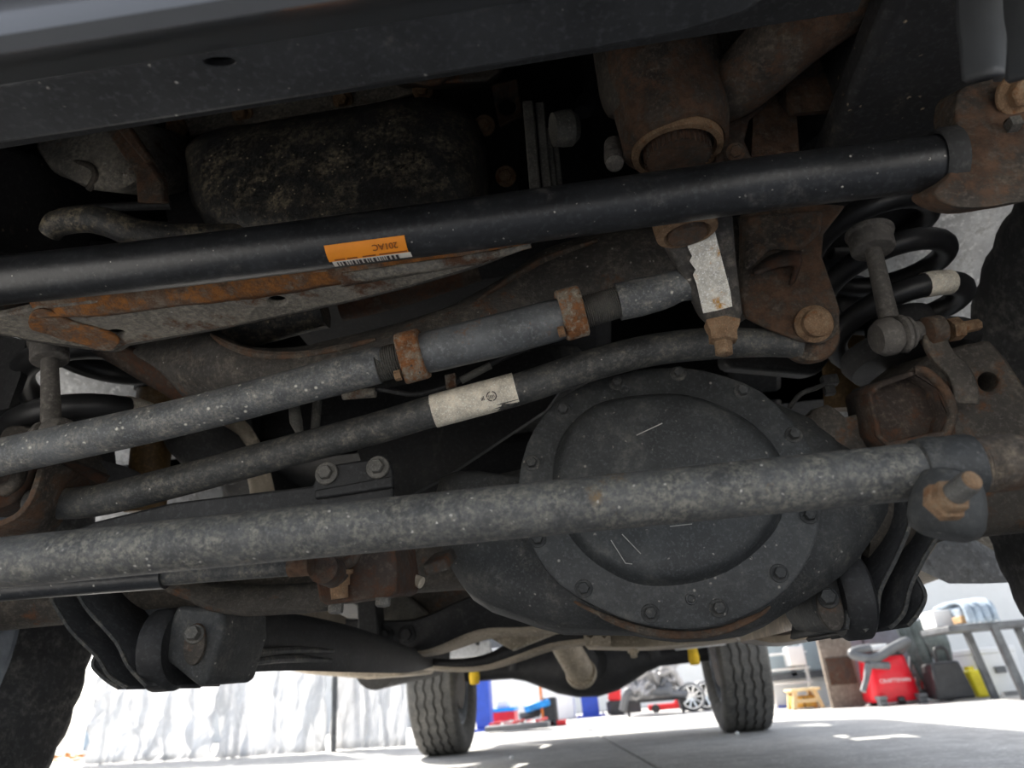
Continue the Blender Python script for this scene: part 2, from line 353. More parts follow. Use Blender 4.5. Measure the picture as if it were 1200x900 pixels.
for sx in (-1, 1):
    side_panel(sx, .2, 1.45, .80, 'front_fender')
    side_panel(sx, 3.75, 5.8, 4.55, 'bedside_panel')
    MB().box((sx*.985, 2.6, .86), (.03, 2.3, .78)).build('door_panel', 'body_paint', bd)
    MB().grid([[V((sx*.56, y, z)) for y in (.22, .5, .8, 1.1, 1.45)] for z in (.90, 1.1, 1.28)]).build('bay_side_blackout', 'dark_void', bd, solid=.006)  # black panel added to keep sky light out of the engine bay
    arc = [(.80-.53*math.cos(a), .46+.56*math.sin(a)) for a in [PI*(.22+.72*i/9) for i in range(10)]]
    MB().grid([[V((x*sx, y, z)) for y, z in arc] for x in (.60, .8, .97)]).build('wheel_liner', 'liner_grey', bd, solid=.01)
    # rocker panel under the door, tan road film on its lower edge
    MB().rings([[V((sx*x, y, z)) for x, z in ((.80, .60), (.96, .58), (.97, .46), (.90, .42), (.80, .47))] for y in (1.32, 3.7)]).build('rocker_panel', 'tan_steel', bd, bevel=.02)
    arc = [(4.55-.55*math.cos(a), .46+.55*math.sin(a)) for a in [PI*(.15+.7*i/9) for i in range(10)]]
    MB().grid([[V((x*sx, y, z)) for y, z in arc] for x in (.62, .8, .97)]).build('rear_wheel_liner', 'black_steel', bd, solid=.01)
MB().prism(ats([(1078, 668), (1104, 628), (1150, 656), (1154, 684), (1112, 684)], 1.24), V((.05, .02, 0))).build('splash_panel', 'liner_grey', bd)
MB().prism(ats([(-40, 385), (30, 400), (24, 440), (10, 478), (-40, 490)], .74), V((0, .012, .006))).build('bright_gap_cover', 'black_steel', bd)  # black sheet added to hide the bright liner beside the spring link
MB().box((0, 5.84, 1.0), (1.9, .06, .7)).build('tailgate', 'body_paint', bd)

def tyre_rings(X0, W, R, n=120):
    """tread with zigzag grooves: rings go across the tyre, each ring a closed loop around it"""
    h = W/2; cols = []
    for t, r in ((-.70, .62), (-.90, .70), (-1.0, .82), (-.985, .92), (-.93, .97), (-.86, .993)): cols.append((t, r*R, 0))
    for g in (-.52, -.18, .18, .52):
        for d, r in ((-.055, 1), (-.035, .968), (.035, .968), (.055, 1)): cols.append((g+d, r*R, 1))
    for t, r in ((.86, .993), (.93, .97), (.985, .92), (1.0, .82), (.90, .70), (.70, .62)): cols.append((t, r*R, 0))
    out = []
    for t, r, z in cols:
        ring = []
        for j in range(n):
            a = 2*PI*j/n; q = abs(t)
            rr = r-(.006 if (.84 < q < .96 and j % 3 == 0) else 0)
            ring.append(V((X0+t*h+(z*.0045*((j % 4 < 2)*2-1)), rr*math.cos(a), rr*math.sin(a))))
        out.append(ring)
    return out
def wheel(name, label, c, W=.275, R=.41, sx=1, front=True):
    t = thing(name, label, 'wheel', (c[0], c[1], 0), 'road wheels of the pickup'); c = V(c)
    b = MB(); b.rings([[c+p for p in r] for r in tyre_rings(0, W, R)], caps=False); b.build('tyre', 'tread_rubber' if not front else 'tyre_rubber', t, ang=30)
    b = MB(); h = W/2*.72
    b.rings([[c+V((x*sx, r*math.cos(2*PI*j/48), r*math.sin(2*PI*j/48))) for j in range(48)] for x, r in ((-h, .268), (-h, .25), (-h+.03, .225), (.05, .205), (.085, .19), (.085, .10), (.10, .09), (.10, .001), (.115, .001), (.115, .10), (.10, .2), (h, .262), (h, .268))], caps=False)
    b.build('rim', 'rim_steel', t)
    b = MB().lathe(c+V((-sx*.10, 0, 0)), V((sx, 0, 0)), [(0, .03), (0, .17), (.03, .175), (.05, .175), (.05, .09), (.17, .085), (.18, 0)], 36); b.build('brake_rotor', 'cast_brown', t)
    if front:
        b = MB(); b.taper([c+V((-sx*.12, y, z)) for y, z in ((-.19, .08), (-.12, .17), (-.03, .17), (-.05, -.02), (-.14, -.06))], (sx*.09, 0, 0), .9).build('brake_caliper', 'cast_brown', t, bevel=.01)
    return t
wheel('front_wheel', 'front wheel at lower left with black tyre sidewall and pale blue-grey rim', (-.885, .80, .41), sx=-1)
wheel('front_wheel', 'front wheel at the right edge beside the coil spring, black in shadow', (.872, .80, .41), sx=1)
wheel('rear_wheel', 'rear wheel in front of the white curtain, ribbed grey tread', (-.865, 4.55, .41), sx=-1, front=False)
wheel('rear_wheel', 'rear wheel near the blue post and wooden stool, ribbed grey tread', (.862, 4.55, .41), sx=1, front=False)

# bumper and lower bars nearest to the lens
b = MB(); rows = []
for dy, Z, in ((30, .575), (2, .50), (-30, .505), (-75, .54), (-160, .62)):
    rows.append([gz(x, y+dy, Z) for x, y in ((-260, 101), (0, 60), (200, 28), (400, -4), (700, -52), (1100, -116))])
b.grid(rows, k=3, kr=4)
props(b.build('front_bumper', 'bumper_satin', loc=at(300, 20, .2), solid=.008), 'satin grey front bumper edge, blurred across the top left corner', 'bumper')

lb = thing('lower_radiator_bar', 'long flat black cross bar with one hole, spanning behind the bumper', 'cross bar', gz(350, 90, .60))
F_ = [gz(x, y, .60) for x, y in ((-260, 142), (0, 103), (400, 36), (640, 0), (900, -42))]
B_ = [gz(x, y, .60) for x, y in ((-260, 205), (0, 164), (200, 134), (400, 102), (590, 71), (700, 53), (800, 34), (870, 12), (900, -10))]
b = MB(); b.plate(F_+B_[::-1], (0, 0, .006), [[gz(257+19*math.cos(2*PI*i/18), 72.5+5.5*math.sin(2*PI*i/18), .60) for i in range(18)]])
b.build('bar_skin', 'bar_black', lb, bevel=.003)
MB().grid([F_, [p+V((0, -.006, .03)) for p in F_], [p+V((0, .012, .06)) for p in F_]]).build('front_lip', 'bar_black', lb, solid=.004)
MB().grid([B_, [p+V((0, .004, .05)) for p in B_]]).build('rear_lip', 'bar_black', lb, solid=.004)
MB().lathe(gz(257, 72.5, .6), Z_, [(.0, .0095), (.012, .0095), (.012, .0), ], 18, caps=False).build('hole_shade', 'dark_void', lb)  # black cup paints the shade seen through the hole

# ================================================================ ENGINE BAY
eb = thing('engine_block', 'engine block coloured near black for the deep shade above the crossmember', 'engine', (0, 1.0, .8))
MB().box((-.05, 1.0, 1.0), (.50, .42, .44)).build('block', 'dark_void', eb, bevel=.03)  # near-black colour paints the occlusion around the block
MB().box((-.05, 1.3, .86), (.40, .5, .3)).build('bell_housing', 'cast_black', eb, bevel=.04)

# oil pan: deep black sump with a bolted flange
op = thing('oil_pan', 'large black ribbed oil pan with pitted paint and rusty flange bolts', 'oil pan', at(385, 180, .7))
AX = V((0, .80, .60))
OUT = [(214, 196), (213, 178), (220, 164), (245, 152), (330, 138), (430, 121), (500, 113), (535, 120), (553, 140), (560, 175), (558, 220), (545, 262), (500, 282), (420, 292), (320, 292), (262, 285), (235, 262), (218, 228)]
base = cr(ats(OUT, .63), 3, True); cen = sum(base, V())/len(base)
rings = []
for t, f in ((-.040, .60), (-.034, .76), (-.022, .88), (-.006, .955), (.015, .99), (.05, 1.0), (.16, 1.02)):
    rings.append([cen+(p-cen)*f+AX*t for p in base])
MB().rings(rings).build('sump', 'pan_paint', op, wob=.004, wsc=24, ang=60)
fl = [(186, 140), (205, 130), (300, 122), (420, 98), (520, 84), (600, 88), (612, 130), (606, 260), (560, 300), (230, 300), (196, 262), (184, 200)]
MB().prism(ats(fl, .735), AX*.012).build('pan_flange', 'black_steel', op, bevel=.003)
st = [(214, 137), (300, 122), (420, 100), (500, 86), (540, 92), (440, 122), (330, 138), (222, 160)]
MB().prism(ats(st, .715), AX*.014).build('flange_strip', 'plate_tan', op, bevel=.003)
for x, y in ((203, 148), (281, 132), (400, 116), (567, 146), (494, 104), (592, 206)):
    p = at(x, y, .705); MB().hexa(p+AX*.012, -AX, size(8, p), size(9, p), size(12.5, p), size(5, p)).build('flange_bolt', 'bolt_rust', op)

def one(name, mb, m, label, cat, loc, group=None, **kw):
    return props(mb.build(name, m, loc=loc, **kw), label, cat, group)
# dark round compressor and rusty strap left of the oil pan
cp = thing('air_compressor', 'brown grimy rounded compressor hanging in the dark left of the oil pan', 'compressor', at(95, 190, .78))
rings = []
cb = cr(ats([(42, 172), (60, 154), (100, 142), (150, 140), (166, 165), (166, 203), (140, 222), (108, 226), (80, 210), (58, 195)], .62), 3, True); cc = sum(cb, V())/len(cb)
for t, f in ((-.02, .5), (-.014, .8), (0, .96), (.03, 1), (.14, 1)): rings.append([cc+(p-cc)*f+AX*t for p in cb])
MB().rings(rings).build('housing', 'plate_tan', cp, wob=.006, wsc=20, ang=60)
MB().tube(ats([(60, 191, .62), (100, 192, .605), (112, 205, .605), (104, 222, .615)], .62), .004, 8, k=4).build('casting_rib', 'cast_brown', cp)
b = MB(); b.prism(ats([(120, 148), (142, 144), (190, 212), (192, 238), (160, 238), (158, 205)], .59), V((0, .012, .008))); b.prism(ats([(128, 142), (146, 140), (178, 186), (170, 192)], .582), V((0, .008, .005)))
one('engine_mount_strap', b, 'rust_brown', 'dark rusty diagonal mounting strap left of the oil pan', 'bracket', at(160, 200, .72), bevel=.003)
b = MB().prism(ats([(150, 190), (186, 188), (188, 240), (170, 238)], .75), V((0, .02, .015)))
one('rusty_backing_plate', b, 'rust_brown', 'small red-brown plate behind the diagonal strap beside the oil pan', 'plate', at(170, 210, .75), bevel=.002)
rs = ats([(58, 274, .575), (70, 262, .57), (100, 258, .57), (130, 262, .575), (165, 274, .585), (220, 276, .60), (300, 276, .62), (380, 280, .64)], .57)
b = MB().tube(rs, [size(r, rs[0]) for r in (12, 15, 16, 17, 16, 15, 14, 13)], 18, k=5)
one('lower_hose', b, 'pan_paint', 'thick black rubber hose curving out from below the oil pan', 'hose', rs[0], wob=.003, wsc=30)
b = MB().tube(ats([(62, 250, .66), (110, 244, .66), (200, 240, .68)], .66), .006, 10, k=4)
one('brake_line', b, 'black_steel', 'thin black pipe above the curved hose', 'pipe', at(110, 244, .66))

# grey stack of flanges between oil pan and steering box
al = thing('accessory_pulley', 'stack of grey worn flange plates in the dark gap left of the steering box', 'pulley', at(632, 170, .66))
for q, (x0, x1, y0) in enumerate(((612, 625, 118), (627, 638, 120), (639, 645, 150), (645, 652, 152))):
    MB().prism(ats([(x0, y0), (x1, y0-1), (x1+9, 228), (x0+9, 229)], .64+q*.004), V((0, .05, .04))).build('flange_plate', 'grey_alloy', al, bevel=.002)
p = at(648, 152, .63); MB().lathe(p, at(690, 148, .64)-p, [(0, .019), (.012, .021), (.022, .021), (.03, .014), (.03, 0)], 24).build('round_boss', 'grey_alloy', al)
p = at(682, 132, .74); MB().lathe(p, V((.3, .3, .9)), [(0, .010), (.01, .014), (.03, .014), (.035, .010), (.07, .012)], 16).build('ribbed_boot', 'rubber', al)
b = MB().plate(ats([(575, 100), (606, 92), (613, 135), (585, 148)], .69), V((0, .012, .009)), [ell(594, 125, 11, 10, .69, 14)])
one('rusty_ear_bracket', b, 'rust_brown', 'small rusty bracket with a round hole, just right of the oil pan', 'bracket', at(594, 120, .69), bevel=.002)
b = MB().taper(ats([(450, 96), (540, 70), (592, 62), (588, 84), (570, 95), (500, 98)], .66), V((0, .06, .05)), .9)
one('lower_casting', b, 'cast_brown', 'grey cast lug just below the black cross bar above the oil pan', 'casting', at(540, 80, .66), bevel=.006, seg=3)
b = MB().tube(ats([(470, 90, .66), (505, 97, .655), (522, 90, .655), (528, 78, .66)], .66), .0045, 10, k=5)
one('bent_pipe', b, 'rust_brown', 'thin rusty bent pipe above the oil pan flange', 'pipe', at(505, 97, .655))

# steering gear box
sg = thing('steering_gearbox', 'big rusty cast steering gearbox at the top right of the engine bay', 'steering box', at(790, 110, .58))
c0 = at(793, 174, .55); DN = V((.02, -.14, .99)).normalized(); rr = size(61, c0)
MB().lathe(c0, DN, [(.006, rr*.80), (0, rr*.9), (.002, rr*1.0), (.012, rr*1.03), (.03, rr*1.05), (.055, rr*1.09), (.075, rr*1.16), (.10, rr*1.14), (.16, rr*1.10), (.26, rr*1.0)], 40).build('gear_case', 'rust_brown', sg, wob=.006, wsc=22, ang=50)
MB().lathe(c0-DN*.001, DN, [(0, rr*.70), (-.004, rr*.74), (-.004, rr*.86), (.004, rr*.88)], 40, caps=False).build('seal_ring', 'bolt_rust', sg)
MB().lathe(c0-DN*.012, DN, [(0, rr*.56), (.0, rr*.60), (.03, rr*.64)], 36).build('sector_shaft', 'rust_brown', sg)
b = MB(); a_, u_, v_ = frame(DN)
for j in range(36):
    q = c0-DN*.012+(u_*math.cos(2*PI*j/36)+v_*math.sin(2*PI*j/36))*rr*.61
    b.bar(q, q+DN*.014, .0026, .0026, V((.3, .7, .1)))
o_ = b.build('shaft_splines', 'rust_dark', sg); o_['kind'] = 'stuff'
lug = cr(ats([(704, 40), (705, 70), (712, 105), (728, 128), (780, 118), (860, 88), (900, 40), (900, -30), (704, -30)], .52), 3, True); lc = sum(lug, V())/len(lug)
MB().rings([[lc+(p-lc)*f+AX*t for p in lug] for t, f in ((-.012, .55), (-.004, .85), (.01, .97), (.03, 1.0), (.10, 1.0))]).build('upper_case', 'cast_brown', sg, wob=.008, wsc=18, ang=60)
pts = ats([(825, 128, .56), (862, 100, .53), (910, 55, .49), (970, 5, .45), (1040, -55, .42)], .5)
MB().tube(pts, [size(r, pts[0]) for r in (26, 34, 36, 38, 40)], 24, k=5).build('case_arm', 'rust_brown', sg, wob=.004, wsc=22)
p = at(720, 186, .56); MB().lathe(p, V((.1, .35, .9)), [(-.012, .006), (-.010, .009), (-.004, .009), (-.002, .0105), (.004, .0105), (.006, .009), (.01, .0105), (.03, .010)], 18).build('hydraulic_fitting', 'boot_rubber', sg)
ml = ats([(852, 118), (890, 112), (905, 120), (880, 140), (874, 165), (890, 200), (842, 205), (836, 150)], .56); MB().taper(ml, AX*.03, .95).build('mounting_lug', 'rust_dark', sg, bevel=.006, seg=3)
p = at(862, 178, .55); MB().hexa(p, V((-.15, -.7, -.5)), .006, .009, .009, .003).build('mounting_bolt', 'rust_brown', sg)
b = MB().plate(ats([(930, 46), (990, 32), (993, 118), (985, 128), (934, 132), (922, 116), (918, 60)], .55), AX*.03, [ell(926, 88, 5, 9, .55, 12)])
b.prism(ats([(884, 105), (922, 116), (934, 132), (938, 190), (880, 190)], .57), AX*.03)
one('gearbox_support_bracket', b, 'rust_brown', 'flat rusty bracket hanging between the steering gearbox and the black frame rail', 'bracket', at(955, 90, .55), bevel=.005, seg=3)
b = MB()
for q, xx in enumerate((1122, 1172)):
    rows = [[at(x_, y_, .33+q*.01) for x_, y_ in ((xx+dx, -60), (xx+dx, 20), (xx+dx+4+q*2, 55), (xx+dx*.8+8, 96))] for dx in (0, 14, 30, 48)]
    rows = [[p+V((0, -.012 if 0 < i < 3 else 0, -.008 if 0 < i < 3 else 0)) for p in r] for i, r in enumerate(rows)]
    b.grid(rows, k=4, kr=4)
one('bumper_side_liner', b, 'bumper_plastic', 'grey moulded plastic liner at the top right corner above the bar bracket', 'liner', at(1160, 40, .33), solid=.004)

# ================================================================ SWAY BAR
sb = thing('sway_bar', 'thick glossy black sway bar crossing high in front of the oil pan, orange sticker', 'sway bar', at(560, 262, .47))
SWP = ats([(-190, 352), (0, 329), (200, 308), (430, 279), (640, 251), (900, 215), (1030, 199), (1119, 188)], .47)
SR = size(30.5, at(560, 262, .47))
MB().tube(SWP, SR, 28, k=6).build('bar', 'sway_paint', sb)
lp = [at(x, 279+(x-430)*-.131, .47) for x in (389, 410, 430, 455, 480)]
lab = MB().grid(patch(lp, SR, -44, -4, 10)).build('sticker', 'label_orange', sb)
MB().grid(patch([at(x, 279+(x-430)*-.131, .47) for x in (392, 410, 430, 455, 482)], SR, -63, -44, 6)).build('sticker', 'sticker_white', sb)
bb = MB(); random.seed(3); x = 397
while x < 466:
    wd = random.choice((1, 1.5, 2.4, 3))
    if not 424 < x < 427: bb.grid(patch([at(q, 279+(q-430)*-.131, .47) for q in (x, x+wd)], SR, -61, -46, 4, .0011))
    x += wd+random.choice((1.2, 1.6, 2.2))
bb.build('barcode', 'ink', lab)
bb = MB()
for x0, x1 in ((396, 408), (410, 422), (428, 443), (447, 479)):
    bb.grid(patch([at(q, 279+(q-430)*-.131, .47) for q in (x0, x1)], SR, -41, -37.5, 3, .0011))
bb.build('fine_print', 'ink_brown', lab)
dirx = (lp[0]-lp[-1]).normalized()
def tube_pt(px, ang, off=.0012):
    r = patch([at(px, 279+(px-430)*-.131, .47), at(px+1, 279+(px-429)*-.131, .47)], SR, ang, ang+1, 1, off)[0]; return r[0]
tp = tube_pt(456, -21); base_ = at(456, 279-26*.131, .47)
text('201AC', lab, 'lettering', 'ink_brown', tp, dirx, tp-base_, .0075)

sbk = thing('sway_bar_bracket', 'rusty bolted clamp bracket with rubber bushing holding the right end of the sway bar', 'bracket', at(1150, 170, .48))
oc = cr(ats([(1122, 112), (1150, 96), (1215, 90), (1240, 150), (1225, 225), (1185, 238), (1140, 243), (1108, 238), (1094, 224), (1112, 205), (1122, 170)], .458), 3, True)
MB().plate(oc, V((0, .03, .018)), [ell(1186, 146, 8, 8, .458, 14)]).build('clamp', 'rust_brown', sbk, bevel=.006, seg=3, wob=.002, wsc=40)
p = at(1114, 188, .47); t = (SWP[6]-SWP[5]).normalized()
MB().lathe(p-t*.012, t, [(0, SR*1.0), (-.001, SR*1.10), (.004, SR*1.2), (.014, SR*1.2), (.016, SR*.9)], 32, caps=False).build('bushing', 'rubber', sbk)
p = at(1190, 110, .452); MB().hexa(p, V((.1, -.75, -.65)), size(17, p), size(12, p), size(25, p), size(6, p)).build('bolt', 'bolt_rust', sbk)
p = at(1187, 147, .455); MB().box(p, (.008, .012, .008)).build('square_nut', 'bolt_grey', sbk)

# ================================================================ CROSSMEMBER (stamped plate with rusted lip) and deep beam
cm = thing('engine_crossmember', 'wide dusty stamped steel crossmember with bright rusty front lip below the sway bar', 'crossmember', gz(300, 360, .62))
FR = [(-160, 392), (0, 371), (43, 361), (140, 350), (240, 338), (320, 327), (400, 314), (520, 298), (622, 283)]
RE = [(-160, 398), (0, 392), (34, 399), (133, 412), (150, 404), (253, 386), (330, 370), (400, 355), (470, 338), (540, 318), (585, 302), (622, 284)]
rf = []
b = MB(); b.plate(gzs(FR, .62)+gzs(RE[:-1], .62)[::-1], (0, 0, .008), [[gz(325+11*math.cos(a), 353+5.5*math.sin(a), .62) for a in [2*PI*i/16 for i in range(16)]], [gz(136+11*math.cos(a), 391+4.5*math.sin(a), .62) for a in [2*PI*i/16 for i in range(16)]]])
b.build('bottom_plate', 'plate_tan', cm, bevel=.002, wob=.0)
LIP = [(43, 367), (90, 362), (140, 355), (240, 343), (300, 334), (400, 320), (470, 310), (560, 297), (622, 285)]
L0 = gzs(LIP, .619); L1 = [gz(x, y+dy, .6185) for (x, y), dy in zip(LIP, (4, 8, 12, 11, 14, 12, 9, 7, 2))]
MB().grid([[p+V((0, -.02, .012)) for p in L0], L0, [p.lerp(q, .5)+V((0, 0, -.002)) for p, q in zip(L0, L1)], L1], k=4).build('rusted_lip', 'rust_bright', cm, solid=.003, wob=.002, wsc=90)
L0 = gzs(LIP[5:], .6175); L1 = [gz(x, y+dy, .617) for (x, y), dy in zip(LIP[5:], (15, 13, 10, 4))]
MB().grid([L0, [p.lerp(q, .5)+V((0, 0, -.002)) for p, q in zip(L0, L1)], L1], k=4).build('dusty_lip', 'plate_tan', cm, solid=.003, wob=.002, wsc=60)
cor = cr(gzs([(38, 366), (58, 364), (84, 378), (120, 388), (140, 398), (130, 411), (100, 406), (55, 392), (34, 384)], .617), 3, True)
MB().prism(cor, (0, 0, .003)).build('rusted_corner', 'rust_bright', cm, bevel=.0012, wob=.0015, wsc=120)
MB().lathe(gz(325, 353, .62)+V((0, 0, .01)), Z_, [(0, .013), (.02, .013), (.02, 0)], 16, caps=False).build('hole_shade', 'dark_void', cm)  # black cup stands in for shade inside the plate hole
MB().lathe(gz(136, 391, .62)+V((0, 0, .01)), Z_, [(0, .013), (.02, .013), (.02, 0)], 16, caps=False).build('hole_shade', 'dark_void', cm)  # same painted shade for the second hole
b = MB(); b.grid([gzs(RE, .62), [p+V((0, .006, .03)) for p in gzs(RE, .62)], [p+V((0, .012, .07)) for p in gzs(RE, .62)]], k=2); b.build('rear_wall', 'beam_dark', cm, solid=.004)

bm = thing('suspension_beam', 'deep pressed dark steel beam curving behind the steering drag link', 'crossmember', at(480, 400, .68))
R0 = [(150, 410, .70), (205, 402, .69), (250, 397, .66), (285, 412, .655), (330, 416, .655), (400, 405, .655), (470, 386, .655), (530, 366, .655), (575, 344, .66), (612, 318, .665), (660, 292, .67), (720, 276, .67), (790, 268, .67), (880, 262, .68)]
R1 = [(165, 420, .69), (205, 415, .675), (250, 412, .65), (285, 424, .645), (330, 428, .645), (400, 419, .645), (470, 400, .645), (530, 382, .645), (575, 362, .65), (612, 340, .655), (660, 318, .66), (720, 302, .66), (790, 292, .66), (880, 285, .67)]
R2 = [(190, 436, .68), (220, 440, .665), (262, 446, .655), (290, 452, .655), (330, 450, .655), (400, 438, .655), (470, 420, .655), (530, 402, .655), (575, 388, .66), (612, 374, .665), (660, 358, .67), (720, 340, .67), (790, 325, .67), (880, 315, .68)]
R3 = [(215, 462, .70), (240, 468, .70), (275, 470, .70), (300, 468, .70), (340, 462, .70), (400, 452, .70), (470, 436, .70), (530, 418, .70), (575, 404, .70), (612, 392, .70), (660, 376, .71), (720, 358, .71), (790, 345, .71), (880, 335, .72)]
Rb = [(a, b_-6, c+.03) for a, b_, c in R0]; Rc = [(a, b_+2, c+.10) for a, b_, c in R0]
MB().grid([ats(r, 0) for r in (Rc, Rb, R0, R1, R2, R3)], k=4, kr=3).build('beam_skin', 'beam_dark', bm, solid=.005, wob=.003, wsc=20)
rl = ats([(248, 392, .655), (268, 405, .648), (300, 415, .645), (345, 417, .645), (400, 408, .645), (440, 398, .645)], 0)
MB().tube(rl, [.002, .005, .0055, .005, .004, .002], 8, k=4).build('rusted_edge', 'rust_brown', bm, wob=.001, wsc=80)
rl = ats([(560, 352, .652), (600, 326, .656), (640, 303, .66), (700, 282, .66)], 0)
MB().tube(rl, [.002, .004, .004, .002], 8, k=4).build('rusted_edge', 'rust_brown', bm)
b = MB().grid([ats([(110, 410, .70), (160, 440, .72), (210, 470, .74), (260, 500, .76)], 0), ats([(150, 408, .69), (200, 432, .71), (250, 458, .73), (300, 478, .75)], 0)], k=4, kr=3)
b.build('diagonal_brace', 'rust_dark', bm, solid=.01)
em = thing('engine_mount', 'dark pitted rubber engine mount showing in the slot of the crossmember', 'engine mount', at(330, 380, .72))
MB().tube(ats([(250, 392, .72), (300, 382, .72), (380, 362, .72)], .72), .024, 20, k=3).build('mount_body', 'pan_paint', em, wob=.003, wsc=40)
MB().tube(ats([(400, 362, .735), (470, 345, .735), (560, 315, .735)], .735), .016, 16, k=3).build('mount_plate', 'rust_dark', em)

# pitman arm
pa = thing('pitman_arm', 'tapered grey pitman arm with torn white paper label and rusty nuts', 'steering arm', at(825, 320, .55))
PO = [(768, 266, .525), (800, 258, .522), (836, 250, .52), (860, 246, .522), (864, 300, .55), (872, 368, .58), (866, 380, .583), (848, 389, .585), (830, 384, .583), (822, 370, .578), (798, 320, .555), (778, 282, .535)]
pp = ats(PO, 0); nrm = (pp[3]-pp[0]).cross(pp[5]-pp[0]).normalized(); nrm = nrm if nrm.y > 0 else -nrm
MB().taper(pp, nrm*.034, .97).build('arm', 'beam_dark', pa, bevel=.006, seg=3)
c1 = at(804, 268, .515); nr0 = nrm; nrm = V((-.06, -.12, .99)).normalized(); MB().lathe(c1, nrm, [(.0, size(20, c1)), (-.006, size(28, c1)), (-.004, size(36, c1)), (.006, size(37, c1)), (.02, size(37, c1))], 28).build('shaft_nut', 'bolt_rust', pa)
MB().lathe(c1-nrm*.008, nrm, [(0, size(13, c1)), (0, size(22, c1)), (.01, size(24, c1))], 24).build('shaft_end', 'rust_brown', pa)
nrm = nr0
c2 = at(846, 378, .572); dn = (at(848, 408, .575)-at(846, 378, .572)).normalized()
MB().lathe(c2, dn, [(0, size(22, c2)), (.006, size(20, c2)), (.010, size(17, c2)), (.018, size(17, c2)), (.019, size(11, c2)), (.028, size(10, c2)), (.029, 0)], 6).build('castle_nut', 'bolt_rust', pa)
MB().lathe(c2, dn, [(.0, size(10, c2)), (.030, size(10, c2)), (.031, size(7, c2))], 16).build('stud', 'bolt_rust', pa)
LB = [(804, 276), (818, 271), (836, 264), (841, 285), (848, 312), (856, 342), (858, 359), (840, 364), (824, 367), (820, 350), (816, 332), (812, 322), (815, 316), (808, 306), (811, 300), (806, 290)]
d0 = nrm.dot(pp[0])
def onplane(px, py, off): d = ray(px, py); return CAM+d*((nrm.dot(pp[0]-CAM)-off)/nrm.dot(d))
MB().prism([onplane(x, y, .0012) for x, y in LB], -nrm*.0005).build('paper_label', 'label_paper', pa)

# track bar bracket
tb = thing('track_bar_bracket', 'heavy rusty plate bracket with a big round-headed bolt, right of the pitman arm', 'bracket', at(925, 330, .66))
BO = [(868, 250), (900, 243), (950, 238), (992, 240), (980, 256), (966, 274), (964, 300), (974, 330), (984, 360), (985, 380), (978, 395), (962, 403), (940, 400), (905, 387), (874, 372), (868, 340)]
nb = V((0, .93, .36))
MB().prism(ats(BO, .645), nb*.010).build('bracket_plate', 'rust_brown', tb, bevel=.003, wob=.0015, wsc=30)
MB().taper(ats([(872, 252), (966, 246), (962, 272), (940, 292), (905, 290), (876, 316)], .635), nb*.012, 1.06).build('upper_web', 'rust_brown', tb, bevel=.006, seg=3)
MB().grid([ats(r, 0) for r in ([(884, 316, .644), (905, 300, .644), (938, 296, .644), (930, 330, .644)], [(884, 322, .636), (910, 312, .632), (932, 312, .632), (926, 334, .64)])], k=3).build('pressed_fold', 'rust_dark', tb, solid=.004)
MB().prism(ats([(880, 368), (905, 392), (940, 408), (964, 410), (986, 390), (980, 360), (940, 340)], .675), nb*.008).build('rear_plate', 'rust_dark', tb, bevel=.002)
MB().prism(ats([(868, 250), (905, 243), (915, 300), (880, 372), (868, 372)], .66), nb*.05).build('side_web', 'beam_dark', tb, bevel=.004)
p = at(953, 380, .641)
MB().lathe(p, -nb, [(0, size(22, p)), (.003, size(22, p)), (.005, size(19, p)), (.006, size(16.5, p)), (.015, size(16, p)), (.017, size(13, p)), (.0172, 0)], 30).build('bolt', 'bolt_rust', tb)

# track bar
tk = thing('track_bar', 'bent dark grey track bar with a dirty white wrapped label in its middle', 'track bar', at(500, 488, .66))
TP = [(38, 591, .655), (110, 587, .655), (200, 566, .655), (330, 531, .655), (430, 505, .655), (510, 481, .655), (605, 457, .655), (690, 429, .655), (760, 411, .66), (830, 403, .662), (900, 402, .665), (940, 405, .665)]
tpp = ats(TP, 0); TR = size(19, at(500, 488, .655))
MB().tube(tpp, [TR*.95]+[TR]*9+[TR*.85, TR*.8], 24, k=5).build('bar', 'bar_grime_glint', tk)
p = at(950, 393, .66); MB().lathe(p-nb*.004, nb, [(0, size(30, p)), (.004, size(33, p)), (.018, size(33, p)), (.022, size(30, p))], 28).build('end_eye', 'rust_brown', tk)
lp = [at(508+97*i/6, 482-26*i/6, .655) for i in range(7)]
lab = MB().grid(patch(lp, TR, -95, 95, 24, .0008)).build('wrapped_label', 'label_white', tk)
bb = MB(); q = at(577, 464, .655); dx = (lp[-1]-lp[0]).normalized(); u = (CAM-q); u = (u-dx*u.dot(dx)).normalized(); vv = u.cross(dx)
for r0, r1 in ((.0042, .0052),):
    for k in range(26):
        if k in (5, 6, 13, 19): continue
        aa = [2*PI*k/26, 2*PI*(k+1)/26]; pr = []
        for rad in (r0, r1): pr.append([q+dx*rad*math.cos(a)+vv*rad*math.sin(a)+u*(math.sqrt(max(TR**2-(rad*math.sin(a))**2, 0))+.0013) for a in aa])
        bb.grid(pr)
for k in range(5):
    s0 = -.003+.0013*k; a_ = q+dx*s0; pr = [[a_+vv*h_+u*(TR+.0013) for h_ in (-.0022+.0004*k, .0016-.0003*k)], [a_+dx*.0006+vv*h_+u*(TR+.0013) for h_ in (-.0022, .0016)]]; bb.grid(pr)
for k in range(3):
    a_ = q-dx*(.0085+.0013*k); bb.grid([[a_+vv*h_+u*(TR+.0011) for h_ in (-.002, .0025-.001*k)], [a_+dx*.0007+vv*h_+u*(TR+.0011) for h_ in (-.002, .0025-.001*k)]])
bb.build('stamp', 'ink', lab)

